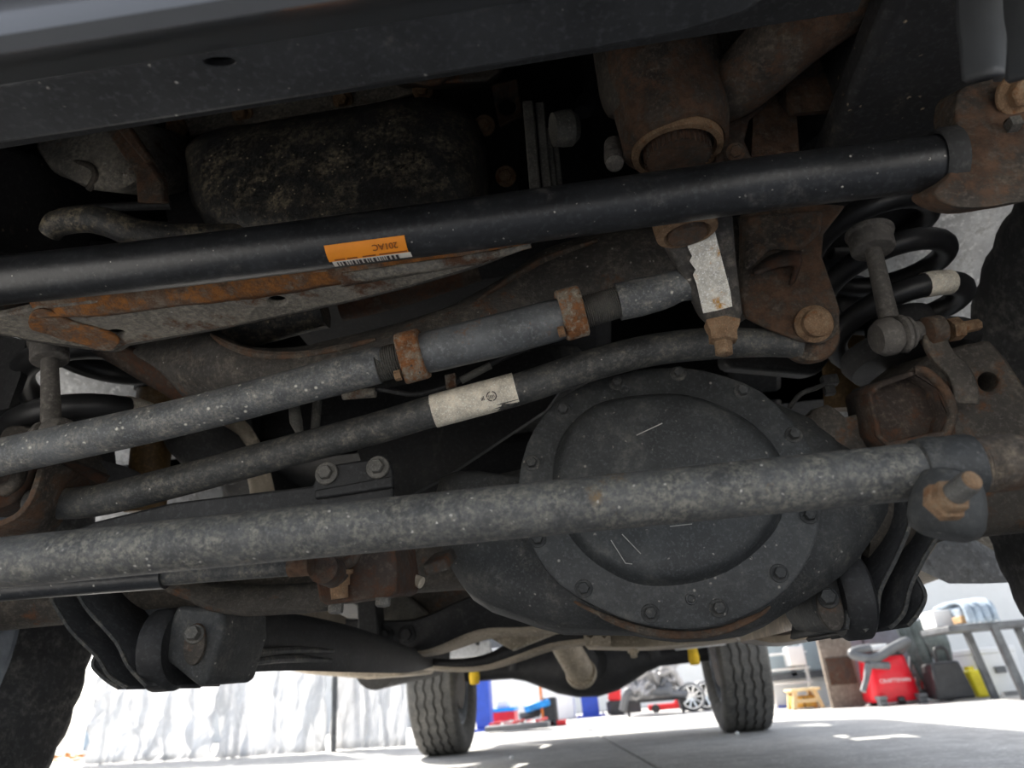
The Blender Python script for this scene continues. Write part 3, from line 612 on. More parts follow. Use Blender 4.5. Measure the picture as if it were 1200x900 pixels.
# drag link
dl = thing('drag_link', 'grey speckled drag link rising to the right with threaded adjuster sleeve', 'steering link', at(480, 420, .58))
DY = .575; D = lambda x, y: at(x, y, DY); DR = size(22, D(300, 467))
ax = [D(-200, 582), D(0, 536), D(220, 487), D(420, 434), D(445, 428)]
MB().tube(ax, [DR*1.05, DR*1.03, DR, DR, DR*.98], 26, k=5).build('left_tube', 'link_grey', dl)
def thread(a, b, r, pitch, name, m, par):
    n = int((b-a).length/pitch*2); t = (b-a); prof = []
    for i in range(n+1): prof.append((t.length*i/n, r if i % 2 else r*.90))
    return MB().lathe(a, t, prof, 24).build(name, m, par, ang=20)
thread(D(432, 431), D(474, 420), DR*.93, .0021, 'threaded_end', 'bolt_grey', dl)
sl_ = [D(470, 421), D(492, 415), D(505, 412), D(580, 394), D(648, 376), D(662, 372), D(684, 366)]
MB().tube(sl_, [DR*1.05, DR*1.06, DR*1.12, DR*1.14, DR*1.12, DR*1.06, DR*1.02], 12).build('adjuster_sleeve', 'sleeve_steel', dl, bevel=.001)
MB().bar(D(498, 432), D(655, 392), .006, .004, V((0, -.8, .5))).build('sleeve_slot_edge', 'sleeve_steel', dl, bevel=.001)
def clamp(x, y, f, dx=13):
    a, b = D(x-dx, y+dx*.26), D(x+dx, y-dx*.26); t = (b-a).normalized(); u = (CAM-a); u = (u-t*u.dot(t)).normalized(); v = u.cross(t); v = v if v.z > 0 else -v
    sec = []
    for aa in range(0, 181, 15): sec.append((math.cos(math.radians(aa-180))*DR*f, 0))
    ring = []
    for k in range(28):
        an = 2*PI*k/28; e = 4.0; cu, sv = math.cos(an), math.sin(an)
        rr = 1/((abs(cu)**e+abs(sv)**e)**(1/e)); ring.append((cu*rr*DR*f, sv*rr*DR*f*1.05))
    c = MB(); c.rings([[p+u*m_+v*n_ for m_, n_ in ring] for p in (a, b)]); cl = c.build('clamp', 'clamp_rust', dl, bevel=.002, wob=.001, wsc=90)
    q = a.lerp(b, .5)+u*DR*f*.9-v*DR*f*.6
    MB().hexa(q-t*.012, -t, .005, .006).build('clamp_bolt', 'bolt_rust', cl); return cl
clamp(484, 417, 1.3); clamp(670, 367, 1.3, 13)
thread(D(682, 367), D(728, 353), DR*.86, .0019, 'threaded_end', 'bolt_grey', dl)
MB().tube([D(724, 354), D(750, 348), D(775, 342), D(800, 334), D(850, 330)], [DR*1.0, DR*1.02, DR*.95, DR*.85, DR*.9], 22, k=4).build('rod_end', 'link_grey', dl)

# tie rod
tr = thing('tie_rod', 'thick grey dusty tie rod tube running level across the whole foreground', 'tie rod', at(550, 605, .46))
T = lambda x, y=None, Y=.46: at(x, y if y is not None else 659.5-.0998*x, Y); RR = size(31.5, T(550))
MB().tube([T(-220), T(200), T(600), T(1090)], RR, 36, k=6).build('tube', 'rod_grey', tr)
tdir = (T(1090)-T(0)).normalized()
MB().lathe(T(1083), tdir, [(-.006, RR*.9), (-.004, RR*1.12), (.006, RR*1.16), (.012, RR*1.10), (.022, RR*1.12), (.029, RR*1.10), (.032, RR*.9)], 32).build('end_socket', 'cast_black', tr, wob=.001, wsc=60)
cp_ = MB()
for k in range(4): cp_.lathe(T(1134+k*4), tdir, [(0, RR*.8), (.0006, RR*(1.02-.02*k)), (.0022, RR*(1.02-.02*k)), (.0028, RR*.8)], 32)
cp_.build('spring_rings', 'rust_brown', tr)
MB().lathe(T(1148), tdir, [(0, RR*.8), (.001, RR*.94), (.004, RR*.99), (.021, RR*.99), (.0255, RR*.9), (.0265, RR*.7)], 32).build('jam_collar', 'rust_brown', tr)
MB().tube([T(1180), T(1300)], RR*.78, 28).build('threaded_rod', 'rod_grey', tr)
c = at(1110, 594, .44); dv = (at(1108, 622, .437)-at(1116, 560, .433)).normalized()
MB().lathe(c, dv, [(-.022, .008), (-.019, .015), (-.010, .0185), (0, .0203), (.009, .0203), (.015, .018), (.018, .013), (.0185, 0)], 30).build('ball_housing', 'cast_black', tr)
MB().tube(ats([(1078, 592), (1080, 610), (1094, 623), (1116, 627), (1138, 619), (1143, 610)], .452), .0024, 8, k=4).build('retaining_ring', 'bolt_grey', tr)
n0 = at(1113, 583, .403); sd = (at(1135, 566, .388)-n0).normalized()
MB().lathe(n0-sd*.008, sd, [(0, .0115), (.005, .0115), (.006, .0098), (.0115, .0096), (.0122, .008)], 6).build('hex_nut', 'bolt_rust', tr)
MB().lathe(n0, sd, [(0, .0064), (.017, .0064), (.0185, .0056), (.0187, 0)], 18).build('stud', 'bolt_grey', tr)
MB().lathe(n0+sd*.0183, sd, [(0, .0055), (.0015, .0050), (.0016, 0)], 14).build('stud_tip', 'bolt_rust', tr)

# steering stabiliser below the tie rod
ss = thing('steering_stabilizer', 'slim black stabilizer shock with grey shaft just below the tie rod at left', 'damper', at(200, 680, .54))
S = lambda x, dy=0: at(x, 690-.077*x+dy, .54)
MB().tube([S(-220, 0), S(194, 0)], size(14.5, S(100)), 24).build('cylinder', 'sway_paint', ss)
MB().tube([S(188), S(348)], size(11, S(250)), 20).build('shaft', 'bar_grime_glint', ss)
MB().tube([S(340), S(364)], size(12.5, S(350)), 20).build('shaft_collar', 'rust_brown', ss)
k = S(372, 2); MB().lathe(k+V((.0, .012, 0)), Y_, [(0, .006), (0, .012), (.03, .012), (.03, .006)], 22).build('end_eye', 'rust_dark', ss)

# ================================================================ FRONT AXLE
fa = thing('front_axle', 'black front axle with round bolted differential cover, behind the tie rod', 'axle', (0.2, .86, .42))
CO = [(607, 565), (617, 520), (635, 488), (660, 464), (695, 446), (740, 434), (800, 430), (850, 440), (892, 458), (926, 490), (950, 522), (962, 560), (962, 610), (950, 652), (925, 688), (890, 714), (845, 732), (795, 738), (745, 730), (700, 712), (657, 686), (631, 655), (613, 615)]
co = cr(ats(CO, .70), 2, True); cc = sum(co, V())/len(co)
cv = MB().rings([[cc+(p-cc)*f+V((0, y, 0)) for p in co] for y, f in ((-.0005, .975), (.001, .995), (.010, 1.0), (.0105, .99))]).build('differential_cover', 'cover_black', fa, ang=50)
DO = [(650, 547), (657, 517), (677, 490), (713, 470), (787, 462), (840, 475), (883, 500), (910, 530), (917, 560), (913, 607), (890, 640), (850, 670), (800, 684), (750, 684), (713, 668), (683, 645), (661, 615), (650, 580)]
do = cr(ats(DO, .70), 3, True); dc = sum(do, V())/len(do)
MB().rings([[dc+(p-dc)*f+V((0, y, 0)) for p in do] for y, f in ((.002, 1.03), (-.002, 1.0), (-.007, .975), (-.012, .945), (-.015, .90), (-.017, .8), (-.018, .55), (-.018, .2))]).build('dome', 'cover_black', cv, ang=60, wob=.0012, wsc=14)
for x, y in ((723, 449), (795, 438), (870, 459), (930, 510), (948, 604), (913, 672), (842, 713), (762, 719), (684, 690), (630, 632), (623, 543), (660, 481), (957, 555)):
    p = at(x, y, .7); MB().hexa(p+V((0, .0005, 0)), -Y_, .0058, .006, .0088, .002).build('cover_bolt', 'cast_black', cv)
for x0, y0, x1, y1 in ((746, 510, 776, 496), (729, 626, 751, 649), (716, 633, 733, 660), (733, 660, 741, 661), (785, 617, 811, 614)):
    a, c_ = at(x0, y0, .6815), at(x1, y1, .6815); MB().bar(a, c_, .0007, .0012, Y_).build('scratch', 'scratch_metal', cv)
for x, y in ((732, 456, ), (810, 702)):
    p = at(x, y, .6985); MB().lathe(p, Y_, [(0, .003), (-.001, .004), (-.001, .005), (.001, .0055)], 12, caps=False).build('stamped_mark', 'cover_black', cv)
rr_l = [p+V((0, .011, -.001)) for p in ats([(672, 702), (700, 716), (745, 734), (795, 742), (845, 737), (890, 719), (905, 708)], .70)]
MB().tube(rr_l, [.001, .004, .004, .001], 8, k=5).build('rusted_rim', 'rust_brown', cv, wob=.001, wsc=80)
HO = [(513, 596), (516, 640), (524, 662), (548, 692), (600, 720), (660, 735), (745, 740), (800, 742), (880, 738), (930, 712), (985, 672), (1020, 640), (1040, 600), (1034, 560), (1000, 530), (950, 490), (800, 440), (660, 480), (610, 548), (560, 552), (516, 560)]
ho = cr(ats(HO, .752), 2, True); hc = sum(ho, V())/len(ho)
MB().rings([[hc+(p-hc)*f+V((0, y, 0)) for p in ho] for y, f in ((-.022, .80), (-.016, .90), (0, 1.0), (.06, 1.02), (.14, .9), (.22, .6))]).build('differential_housing', 'cast_black', fa, wob=.005, wsc=16, ang=60)
MB().rings([[cc+(p-cc)*f+V((0, y, 0)) for p in co] for y, f in ((.010, .985), (.03, .985), (.055, .97))]).build('cover_flange', 'cast_brown', fa, ang=60)
AXC = (.86, .42)
MB().lathe(V((-.80, *AXC)), X_, [(0, .044), (.52, .044), (.54, .048), (.70, .048), (.76, .05), (.80, .06), (.86, .06)], 32).build('axle_tube', 'cast_brown', fa, wob=.003, wsc=16)
MB().lathe(V((.42, *AXC)), X_, [(0, .075), (.05, .06), (.10, .048), (.38, .048)], 32).build('axle_tube', 'cast_brown', fa, wob=.003, wsc=16)
# lower casting under the left tube
lo = [(150, 690, .78), (195, 690, .775), (230, 704, .77), (270, 717, .77), (340, 716, .765), (385, 712, .76), (400, 700, .76)]
MB().grid([ats([(x, y-30, Y+.02) for x, y, Y in lo], 0), ats([(x, y-8, Y) for x, y, Y in lo], 0), ats(lo, 0), ats([(x, y+1, Y+.05) for x, y, Y in lo], 0)], k=4, kr=2).build('axle_pad', 'cast_brown', fa, solid=.006, wob=.003, wsc=30)
# stabilizer bracket with rusty bolt
bk = MB(); bk.plate(cr(ats([(374, 654), (392, 656), (410, 650), (420, 636), (456, 636), (463, 646), (464, 694), (440, 700), (396, 707), (374, 704)], .59), 2, True), V((0, .075, .01)), [ell(384, 650, 9, 4, .59, 10)] if 0 else [])
bk = bk.build('damper_bracket', 'rust_dark', fa, bevel=.003, wob=.002, wsc=30)
p = at(397, 684, .582); MB().lathe(p, V((-.05, -.15, 1)), [(-.012, .007), (-.002, .0075), (-.002, .009), (.004, .0095), (.006, .010), (.007, .0125), (.010, .013)], 20).build('bracket_bolt', 'bolt_rust', bk)
MB().tube(ats([(378, 668, .58), (400, 664, .578), (415, 656, .578), (420, 642, .58)], 0), .004, 10, k=4).build('bent_edge', 'rust_brown', bk)
for x, y in ((449, 702), (394, 710)):
    p = at(x, y, .60); MB().hexa(p+V((0, 0, .006)), V((0, -.1, -1)), .0065, .009, .009, .003).build('bracket_nut', 'bolt_grey', bk)
for q, (x0, x1) in enumerate(((468, 476), (486, 500))):
    MB().lathe(V((-.005+q*.022, .80, .408)), X_, [(0, .045), (.002, .056), (.008, .056), (.010, .045)], 28).build('tube_ring', 'cast_brown', fa)
MB().prism(ats([(494, 662), (520, 655), (526, 668), (498, 676)], .66), V((0, .05, .02))).build('cast_rib', 'cast_brown', fa, bevel=.002)
p = at(488, 678, .66); MB().tube([at(470, 672, .66), at(494, 683, .655)], [.004, .0055], 12).build('drain_stub', 'tan_steel', fa)
# flat dark bracket with two bolts above the tie rod
pb = MB(); pb.plate(cr(ats([(372, 556), (384, 546), (440, 537), (456, 540), (460, 556), (460, 584), (460, 620), (300, 634), (90, 648), (40, 640), (110, 612), (200, 590), (366, 570)], .66), 1, True), V((0, .008, .003)), [])
pb = pb.build('mount_bracket', 'black_steel', fa, bevel=.002)
for x, y in ((383, 555), (443, 548)):
    p = at(x, y, .659); MB().hexa(p, -Y_, .0075, .006, .012, .0025).build('bracket_bolt', 'bolt_grey', pb)
MB().prism(ats([(368, 574), (460, 557), (460, 570), (368, 584)], .652), V((0, .008, 0))).build('folded_edge', 'black_steel', pb, bevel=.002)

# ================================================================ COIL SPRINGS
def spring(label, px, py, Y, rpx, wpx, z0, z1, pitch, ph, tag):
    C = at(px, py, Y); t = thing('coil_spring', label, 'spring', (C.x, C.y, z0), 'front coil springs')
    z1 = min(z1, .80); R, wr = size(rpx, C), size(wpx, C)
    turns = (z1-z0)/pitch; n = int(turns*28)
    pts = [V((C.x+R*math.cos(ph+2*PI*i/28), C.y+R*math.sin(ph+2*PI*i/28), z0+pitch*i/28)) for i in range(n+1)]
    MB().tube(pts, wr, 14).build('coil', 'spring_black', t)
    i0 = min(range(n), key=lambda i: abs((600+FPX*((pts[i]-CAM).dot(RT))/((pts[i]-CAM).dot(FW)))-tag[0])+abs((450-FPX*((pts[i]-CAM).dot(UP))/((pts[i]-CAM).dot(FW)))-tag[1]))
    i0 = max(1, min(n-4, i0-1)); MB().tube(pts[i0:i0+3], wr*1.07, 16, caps=False).build('paper_band', 'label_white', t)
    MB().lathe(V((C.x, C.y, z1)), Z_, [(-.01, R*.6), (0, R*1.25), (.02, R*1.3), (.06, R*1.3), (.08, R)], 28).build('upper_seat', 'black_steel', t)
    MB().lathe(V((C.x, C.y, z0)), Z_, [(-.035, R*.9), (-.02, R*1.02), (-.012, R*1.02), (-.008, R*.6), (.03, R*.5)], 28).build('lower_seat', 'black_steel', t)
spring('black coil spring at the left with a small paper band, behind the drag link end', 104, 470, .82, 70, 14, .57, .93, .086, 1.2, (158, 475))
spring('black coil spring at the right behind the sway bar link, with white paper band', 1036, 330, .82, 70, 12.5, .61, .95, .062, 1.6, (1100, 336))

def link(label, cup, rod_end, joint, hw, sidedir, nutend, Y):
    c = at(*cup, Y); t = thing('sway_bar_link', label, 'link', c, 'sway bar links'); e = at(*rod_end, Y); d = (c-e).normalized(); r = size(hw, c)
    MB().lathe(c, d, [(-size(13, c), r*.4), (-size(13, c), r*.95), (-size(11, c), r), (size(8, c), r), (size(9, c), r*1.12), (size(14, c), r*1.12), (size(16, c), r*.6)], 26).build('bushing_cup', 'boot_rubber', t, bevel=.001)
    MB().tube([c-d*size(8, c), e], [size(9, c), size(10.5, c)], 16).build('rod', 'boot_rubber', t)
    j = at(*joint, Y); s = sidedir.normalized(); q = size(23, j)
    MB().lathe(j-s*q*.8, s, [(0, q*.3), (.001, q*.75), (q*.4, q*.98), (q*.9, q*.98), (q*1.15, q*.8), (q*1.2, q*.72), (q*1.3, q*.95), (q*1.45, q*1.0), (q*1.55, q*.8), (q*1.62, q*.9), (q*1.8, q*.85), (q*1.85, q*.55), (q*2.4, q*.5)], 24).build('ball_joint', 'boot_rubber', t)
    if nutend:
        k = at(*nutend, Y+.01); MB().lathe(k-s*.006, s, [(0, q*.6), (.012, q*.6), (.014, q*.45), (.016, q*.32), (.034, q*.3)], 6).build('stud_nut', 'bolt_rust', t)
    return t
link('grey sway bar link at the left, its rod standing in front of the coil spring', (58, 412), (60, 498), (66, 512), 20, V((-1, .15, -.12)), None, .66)
link('grey sway bar link at the right, its rod slanting in front of the coil spring', (1021, 283), (1042, 375), (1043, 394), 24, V((1, .1, .12)), (1118, 386), .70)

# ================================================================ RIGHT SPRING PERCH
pr = thing('spring_perch', 'brown welded axle perch with a round hole, below the right coil spring', 'bracket', at(1130, 470, .76))
PO = [(1062, 520), (1058, 440), (1086, 418), (1130, 404), (1160, 398), (1180, 420), (1200, 450), (1236, 500), (1225, 516), (1150, 528)]
MB().plate(ats(PO, .735), V((0, .09, .03)), [ell(1160, 447, 12.5, 11.5, .735, 18)]).build('perch_plate', 'cast_brown', pr, bevel=.004)
b = MB(); wl = ats([(1020, 462, .71), (1030, 452, .705), (1074, 436, .70), (1100, 452, .70), (1114, 484, .70), (1108, 508, .70), (1042, 522, .705), (1030, 510, .71)], 0)
b.rings([wl, [p+V((0, .004, .001)) for p in wl]], caps=False)
for s_, yy in ((1.0, 0),): b.grid([wl+[wl[0]], [p+V((0, .06, .02)) for p in wl]+[wl[0]+V((0, .06, .02))]])
b.build('box_pocket', 'rust_dark', pr, solid=.005)
MB().prism(ats([(1018, 460), (1074, 432), (1118, 450), (1120, 520), (1040, 530)], .728), V((0, .01, 0))).build('pocket_back', 'rust_dark', pr)
MB().tube(ats([(1072, 434, .70), (1085, 436, .698), (1106, 456, .698), (1116, 485, .70), (1106, 512, .705)], 0), .005, 10, k=5).build('pocket_rim', 'rust_brown', pr)
sw = ats([(1096, 384, .70), (1096, 402, .70), (1106, 420, .698), (1122, 436, .698), (1130, 455, .70), (1131, 474, .705)], 0)
MB().sweep(sw, [(-.012, -.004), (.012, -.004), (.012, .004), (-.012, .004)], up=V((0, -1, .2)), k=5).build('link_ear', 'cast_brown', pr, bevel=.002)
MB().lathe(at(1093, 388, .70), V((1, .1, .12)), [(-.010, .012), (-.008, .016), (.008, .016), (.010, .012)], 20).build('ear_boss', 'rust_brown', pr)
one('axle_knob', MB().rings([[sum(q_, V())/len(q_)+(p-sum(q_, V())/len(q_))*f+V((0, y, 0)) for p in q_] for q_ in [cr(ats([(940, 490), (965, 474), (985, 492), (1010, 484), (1040, 500), (1042, 530), (940, 530)], .76), 2, True)] for y, f in ((-.012, .6), (-.006, .9), (.005, 1), (.06, 1))]), 'cast_brown', 'lumpy brown cast boss just right of the differential cover', 'casting', at(990, 505, .76), wob=.004, wsc=30, ang=60)
b = MB().tube(ats([(925, 478, .80), (938, 462, .79), (958, 454, .79), (966, 450, .79)], 0), .0028, 8, k=5)
one('sensor_wire', b, 'rubber', 'thin black sensor wire looping above the brown boss', 'wire', at(940, 462, .79))
b = MB().box(at(972, 446, .80), (.018, .012, .012)); b.box(at(972, 458, .80), (.012, .01, .01))
one('wire_connector', b, 'black_steel', 'small black connector clip at the end of the sensor wire', 'connector', at(972, 450, .80), bevel=.001)
def shock(label, p0, p1, Y, r0=.030):
    a, c_ = at(*p0, Y), at(*p1, Y+.05); t = thing('shock_absorber', label, 'shock absorber', c_, 'front shock absorbers')
    MB().tube([a.lerp(c_, .25), c_], r0, 22).build('body', 'shock_yellow', t); MB().tube([a, a.lerp(c_, .3)], r0*1.15, 22).build('dust_cover', 'black_steel', t)
shock('dark yellow shock absorber hidden behind the left coil spring', (190, 400), (170, 600), .95)
shock('dark yellow shock absorber behind the right coil spring and perch', (985, 330), (992, 480), .95)

MB().prism(ats([(840, 250), (990, 240), (990, 400), (960, 440), (850, 430)], .93), V((0, .06, .02))).build('filler', 'black_steel', thing('gap_filler', 'dark added tower in shade behind the track bar bracket', 'filler', at(915, 340, .93)), bevel=.01)  # dark block added to stop bright background showing through the gap

# ================================================================ LEFT KNUCKLE BRACKET AND ARMS
kn = thing('knuckle_bracket', 'curved rusty flanged bracket at the left edge between drag link and tie rod', 'bracket', at(20, 570, .60))
e0 = ats([(60, 536, .60), (48, 548, .60), (42, 566, .60), (33, 588, .60), (16, 606, .60), (-20, 620, .60)], 0)
MB().grid([e0, [p+V((-.004, .03, .0)) for p in e0], [p+V((-.018, .07, .004)) for p in e0]], k=4).build('curved_flange', 'rust_brown', kn, solid=.006, bevel=.001)
MB().prism(ats([(-40, 555), (20, 545), (42, 548), (34, 565), (14, 590), (-40, 606)], .64), V((0, .05, .01))).build('web', 'rust_dark', kn, bevel=.004)
MB().tube(ats([(4, 575, .615), (18, 566, .612), (24, 552, .612)], 0), .007, 12, k=4).build('inner_ridge', 'cast_brown', kn)
b = MB().grid([ats([(48, 540, .69), (80, 540, .70), (112, 553, .69), (128, 560, .69)], 0), ats([(60, 548, .67), (84, 552, .67), (108, 562, .67), (122, 570, .67)], 0), ats([(58, 578, .70), (84, 578, .70), (110, 574, .70), (124, 572, .69)], 0)], k=4, kr=2)
one('stub_bracket', b, 'rust_dark', 'dark brown folded bracket just above the left end of the track bar', 'bracket', at(90, 556, .69), solid=.006)
b = MB().rings([[cc_+(p-cc_)*f+V((0, y, 0)) for p in q_] for q_ in [cr(ats([(0, 518), (10, 502), (30, 498), (52, 504), (75, 512), (80, 545), (0, 545)], .72), 3, True)] for cc_ in [sum(q_, V())/len(q_)] for y, f in ((-.01, .7), (-.004, .92), (.01, 1), (.06, 1))])
one('link_mount', b, 'cast_brown', 'brown cast mount under the left sway bar link', 'casting', at(40, 520, .72), wob=.003, wsc=30, ang=60)
b = MB().rings([[cc_+(p-cc_)*f+V((0, y, 0)) for p in q_] for q_ in [cr(ats([(196, 500), (250, 490), (252, 530), (240, 545), (215, 545), (196, 525)], .95), 3, True)] for cc_ in [sum(q_, V())/len(q_)] for y, f in ((-.02, .7), (-.01, .92), (.01, 1), (.1, 1))])
one('bump_stop', b, 'rubber', 'dark round bump stop under the drag link, right of the left spring', 'bump stop', at(225, 520, .95), wob=.003, wsc=30, ang=60)
b = MB().tube(ats([(255, 492, 1.05), (280, 510, 1.05), (300, 545, 1.08), (310, 590, 1.1)], 0), [.026, .024, .02, .02], 18, k=4)
one('exhaust_pipe', b, 'tan_steel', 'brownish grey bent exhaust pipe behind the track bar at left', 'pipe', at(280, 520, 1.05), wob=.002)
b = MB().tube(ats([(372, 470, .82), (368, 520, .82)], 0), .006, 10); b.tube(ats([(345, 476, .8), (347, 494, .8), (352, 508, .8)], 0), [.007, .008, .004], 10, k=3)
one('hanging_pipe', b, 'grey_alloy', 'short grey vertical pipe hanging in the dark below the drag link', 'pipe', at(372, 490, .82))
hr = thing('wiring_harness', 'thin black wiring line with grey sleeves just under the drag link', 'wiring', at(420, 460, .70))
MB().tube(ats([(345, 474, .70), (390, 462, .70), (440, 456, .70), (485, 462, .70), (525, 452, .70), (552, 438, .70), (600, 415, .70), (640, 400, .70)], 0), .003, 8, k=5).build('wire', 'black_steel', hr)
MB().tube(ats([(402, 463, .70), (440, 460, .70)], 0), .0055, 12).build('sleeve', 'plate_tan', hr)
MB().tube(ats([(540, 446, .698), (575, 428, .698)], 0), .0042, 12).build('sleeve', 'grey_alloy', hr)
MB().prism(ats([(521, 440), (533, 437), (534, 452), (523, 455)], .695), V((0, .006, 0))).build('clip', 'plate_tan', hr)
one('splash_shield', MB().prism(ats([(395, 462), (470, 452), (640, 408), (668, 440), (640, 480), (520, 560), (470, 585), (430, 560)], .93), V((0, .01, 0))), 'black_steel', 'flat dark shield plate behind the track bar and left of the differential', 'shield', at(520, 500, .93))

# ================================================================ LOWER CONTROL ARMS
def edge_plate(par, pts, Y, w_, depth):
    p = cr(ats(pts, Y), 4)
    MB().grid([p, [q+V((w_*.3, depth, 0)) for q in p]]).build('bracket_plate', 'black_steel', par, solid=.004)
    MB().tube(p, .0024, 8).build('plate_edge', 'bar_grime_glint', par)  # lighter tone paints the light caught along the plate edge
def control_arm(label, cx, cy, sgn, edges, hexo, cam_c, stations, ridges, tone, back):
    t = thing('lower_control_arm', label, 'control arm', at(cx, cy, .82), 'front lower control arms')
    MB().prism(ats(back, .84), V((0, .05, .004))).build('axle_bracket', 'black_steel', t, bevel=.006)
    for k, (pts, Y) in enumerate(edges): edge_plate(t, pts, Y, sgn*.10, .10)
    c = at(cx, cy, .80)
    MB().lathe(c-X_*sgn*.022, X_*sgn, [(0, .02), (0, .040), (.004, .045), (.024, .045), (.030, .040), (.030, .02), (.05, .02)], 30).build('bushing', 'black_steel', t)
    h = ats(hexo, .775); MB().prism(h, V((sgn*.01, .09, .004))).build('arm_end', 'cast_black', t, bevel=.006, seg=3)
    k = at(*cam_c, .772); e = [k+V((.0, -.002, 0))+V((.0125*math.cos(a), 0, .022*math.sin(a)-.006)) for a in [2*PI*i/20 for i in range(20)]]
    MB().prism(e, (0, .006, 0)).build('cam_washer', 'cast_brown', t, bevel=.001)
    MB().hexa(k+V((0, -.002, .004)), V((.25*sgn, -1, .05)), .008, .012, .0105, .003).build('cam_bolt', 'bolt_grey' if sgn > 0 else 'cast_black', t)
    rg = []
    for x, yt, yb, Y, d in stations:
        m_ = (yt+yb)/2; q = [at(x, yt, Y+d), at(x, yt, Y+d*.2), at(x, yt*.85+yb*.15, Y), at(x, m_, Y-.006), at(x, yb*.85+yt*.15, Y), at(x, yb, Y+d*.2), at(x, yb, Y+d), at(x, m_, Y+d*1.2)]; rg.append(q)
    rg = [list(r) for r in zip(*[cr(list(c_), 4) for c_ in zip(*rg)])]
    MB().rings(rg).build('arm', tone, t, ang=50)
    for pts in ridges: MB().tube(ats(pts, 0), [.002, .005, .005, .003], 8, k=4).build('pressed_ridge', 'bar_grime_glint', t)  # lighter tone paints the highlight along each ridge
    return t
control_arm('black lower control arm at lower left with curved bracket plates and a cam bolt', 205, 760, 1,
    [([(38, 672), (55, 692), (66, 712), (84, 740), (114, 770), (128, 792), (150, 806)], .79), ([(84, 672), (92, 696), (104, 716), (136, 752), (150, 780), (172, 804)], .765), ([(116, 762), (109, 780), (124, 796), (140, 806)], .80)],
    [(207, 709), (262, 712), (262, 745), (244, 800), (232, 806), (206, 784), (186, 770), (192, 740)], (229, 748),
    [(238, 710, 804, .79, .06), (262, 712, 794, .82, .06), (290, 714, 788, .88, .07), (350, 720, 786, 1.02, .07), (420, 736, 788, 1.22, .07), (480, 758, 788, 1.6, .07), (508, 766, 781, 1.95, .07)],
    [[(262, 774, .80), (300, 765, .87), (350, 762, .99), (390, 763, 1.1)], [(272, 783, .82), (310, 774, .88), (350, 772, .99), (388, 774, 1.1)]], 'black_steel',
    [(40, 680), (200, 680), (205, 800), (160, 805), (142, 804), (124, 794), (110, 780), (113, 764), (84, 735), (60, 705)])
control_arm('black lower control arm at lower right with stacked bracket plates beside the bright doorway view', 985, 698, -1,
    [([(1064, 570), (1067, 600), (1063, 624), (1047, 660), (1031, 693), (1027, 722), (1012, 739)], .775), ([(1100, 610), (1097, 630), (1083, 654), (1067, 687), (1059, 718), (1042, 736)], .79), ([(1074, 676), (1084, 697), (1077, 717), (1064, 733)], .80), ([(1010, 590), (1008, 640), (998, 690), (992, 737)], .77)],
    [(948, 692), (974, 668), (988, 676), (996, 704), (987, 741), (972, 738), (956, 716)], (971, 706),
    [(968, 672, 738, .80, .06), (940, 688, 736, .86, .07), (915, 700, 742, .98, .07), (890, 708, 748, 1.2, .07), (868, 716, 752, 1.45, .07)],
    [], 'tan_shiny', [(1000, 590), (1100, 600), (1097, 630), (1083, 655), (1068, 688), (1082, 698), (1075, 717), (1062, 732), (1042, 735), (1012, 738), (1000, 733)])
one('skid_shield', MB().grid([ats(r, 0) for r in ([(868, 722, 1.5), (910, 735, 1.45), (960, 728, 1.4), (1000, 728, 1.4)], [(862, 742, 1.45), (905, 752, 1.4), (955, 746, 1.35), (1000, 738, 1.35)], [(870, 752, 1.6), (910, 756, 1.6), (960, 748, 1.6), (1000, 740, 1.6)])], k=4, kr=3), 'tan_shiny', 'shiny tan heat shield under the truck, left of the right control arm', 'shield', at(910, 745, 1.45), solid=.006)

# ================================================================ UNDERBODY FARTHER BACK
tc_ = thing('transmission_crossmember', 'arched black crossmember with lower flange coloured tan for bounced light under the transmission', 'crossmember', (-.1, 1.7, .42))
U = [(405, 728), (470, 730), (500, 724), (556, 700), (610, 694), (700, 694), (780, 700), (860, 712)]
Lw = [(405, 768), (470, 764), (505, 760), (560, 738), (610, 735), (690, 730), (780, 732), (860, 738)]
Lb = [(405, 773), (470, 770), (515, 766), (572, 748), (620, 745), (700, 738), (780, 738), (860, 744)]
MB().grid([ats([(x, y-2) for x, y in U], 1.78), ats(U, 1.70), ats(Lw, 1.70)], k=4).build('web', 'black_steel', tc_, solid=.006)
MB().grid([ats(Lw, 1.70), ats(Lb, 1.78)], k=4).build('lower_flange', 'tan_steel', tc_, solid=.005)  # tan colour paints sunlight bounced up from the ground
for x, y in ((451, 745), (477, 744)):
    p = at(x, y, 1.697); MB().hexa(p, -Y_, .014, .012, .022, .004).build('flange_bolt', 'black_steel', tc_)
MB().prism(ats([(418, 700), (440, 700), (446, 770), (420, 772)], 1.66), V((0, .06, 0))).build('mount_bracket', 'black_steel', tc_, bevel=.004)
MB().prism(ats([(575, 748), (610, 742), (640, 744), (660, 738), (600, 762)], 1.80), V((0, .04, 0))).build('gusset', 'tan_steel', tc_, bevel=.003)
t2 = thing('rear_transmission_brace', 'second dark curved brace with edge coloured tan for bounced light just behind the transmission crossmember', 'brace', (-.1, 1.95, .38))
U = [(440, 768), (520, 772), (565, 768), (600, 752), (640, 740), (690, 736), (740, 738)]
Lw = [(440, 774), (520, 781), (565, 780), (604, 768), (644, 754), (690, 748), (740, 746)]
Lb = [(440, 778), (520, 786), (568, 785), (610, 774), (650, 761), (700, 754), (740, 751)]
MB().grid([ats(U, 1.95), ats(Lw, 1.95)], k=4).build('web', 'black_steel', t2, solid=.006)
MB().grid([ats(Lw, 1.95), ats(Lb, 2.02)], k=4).build('lower_flange', 'tan_steel', t2, solid=.005)  # tan here too is ground bounce put into the colour
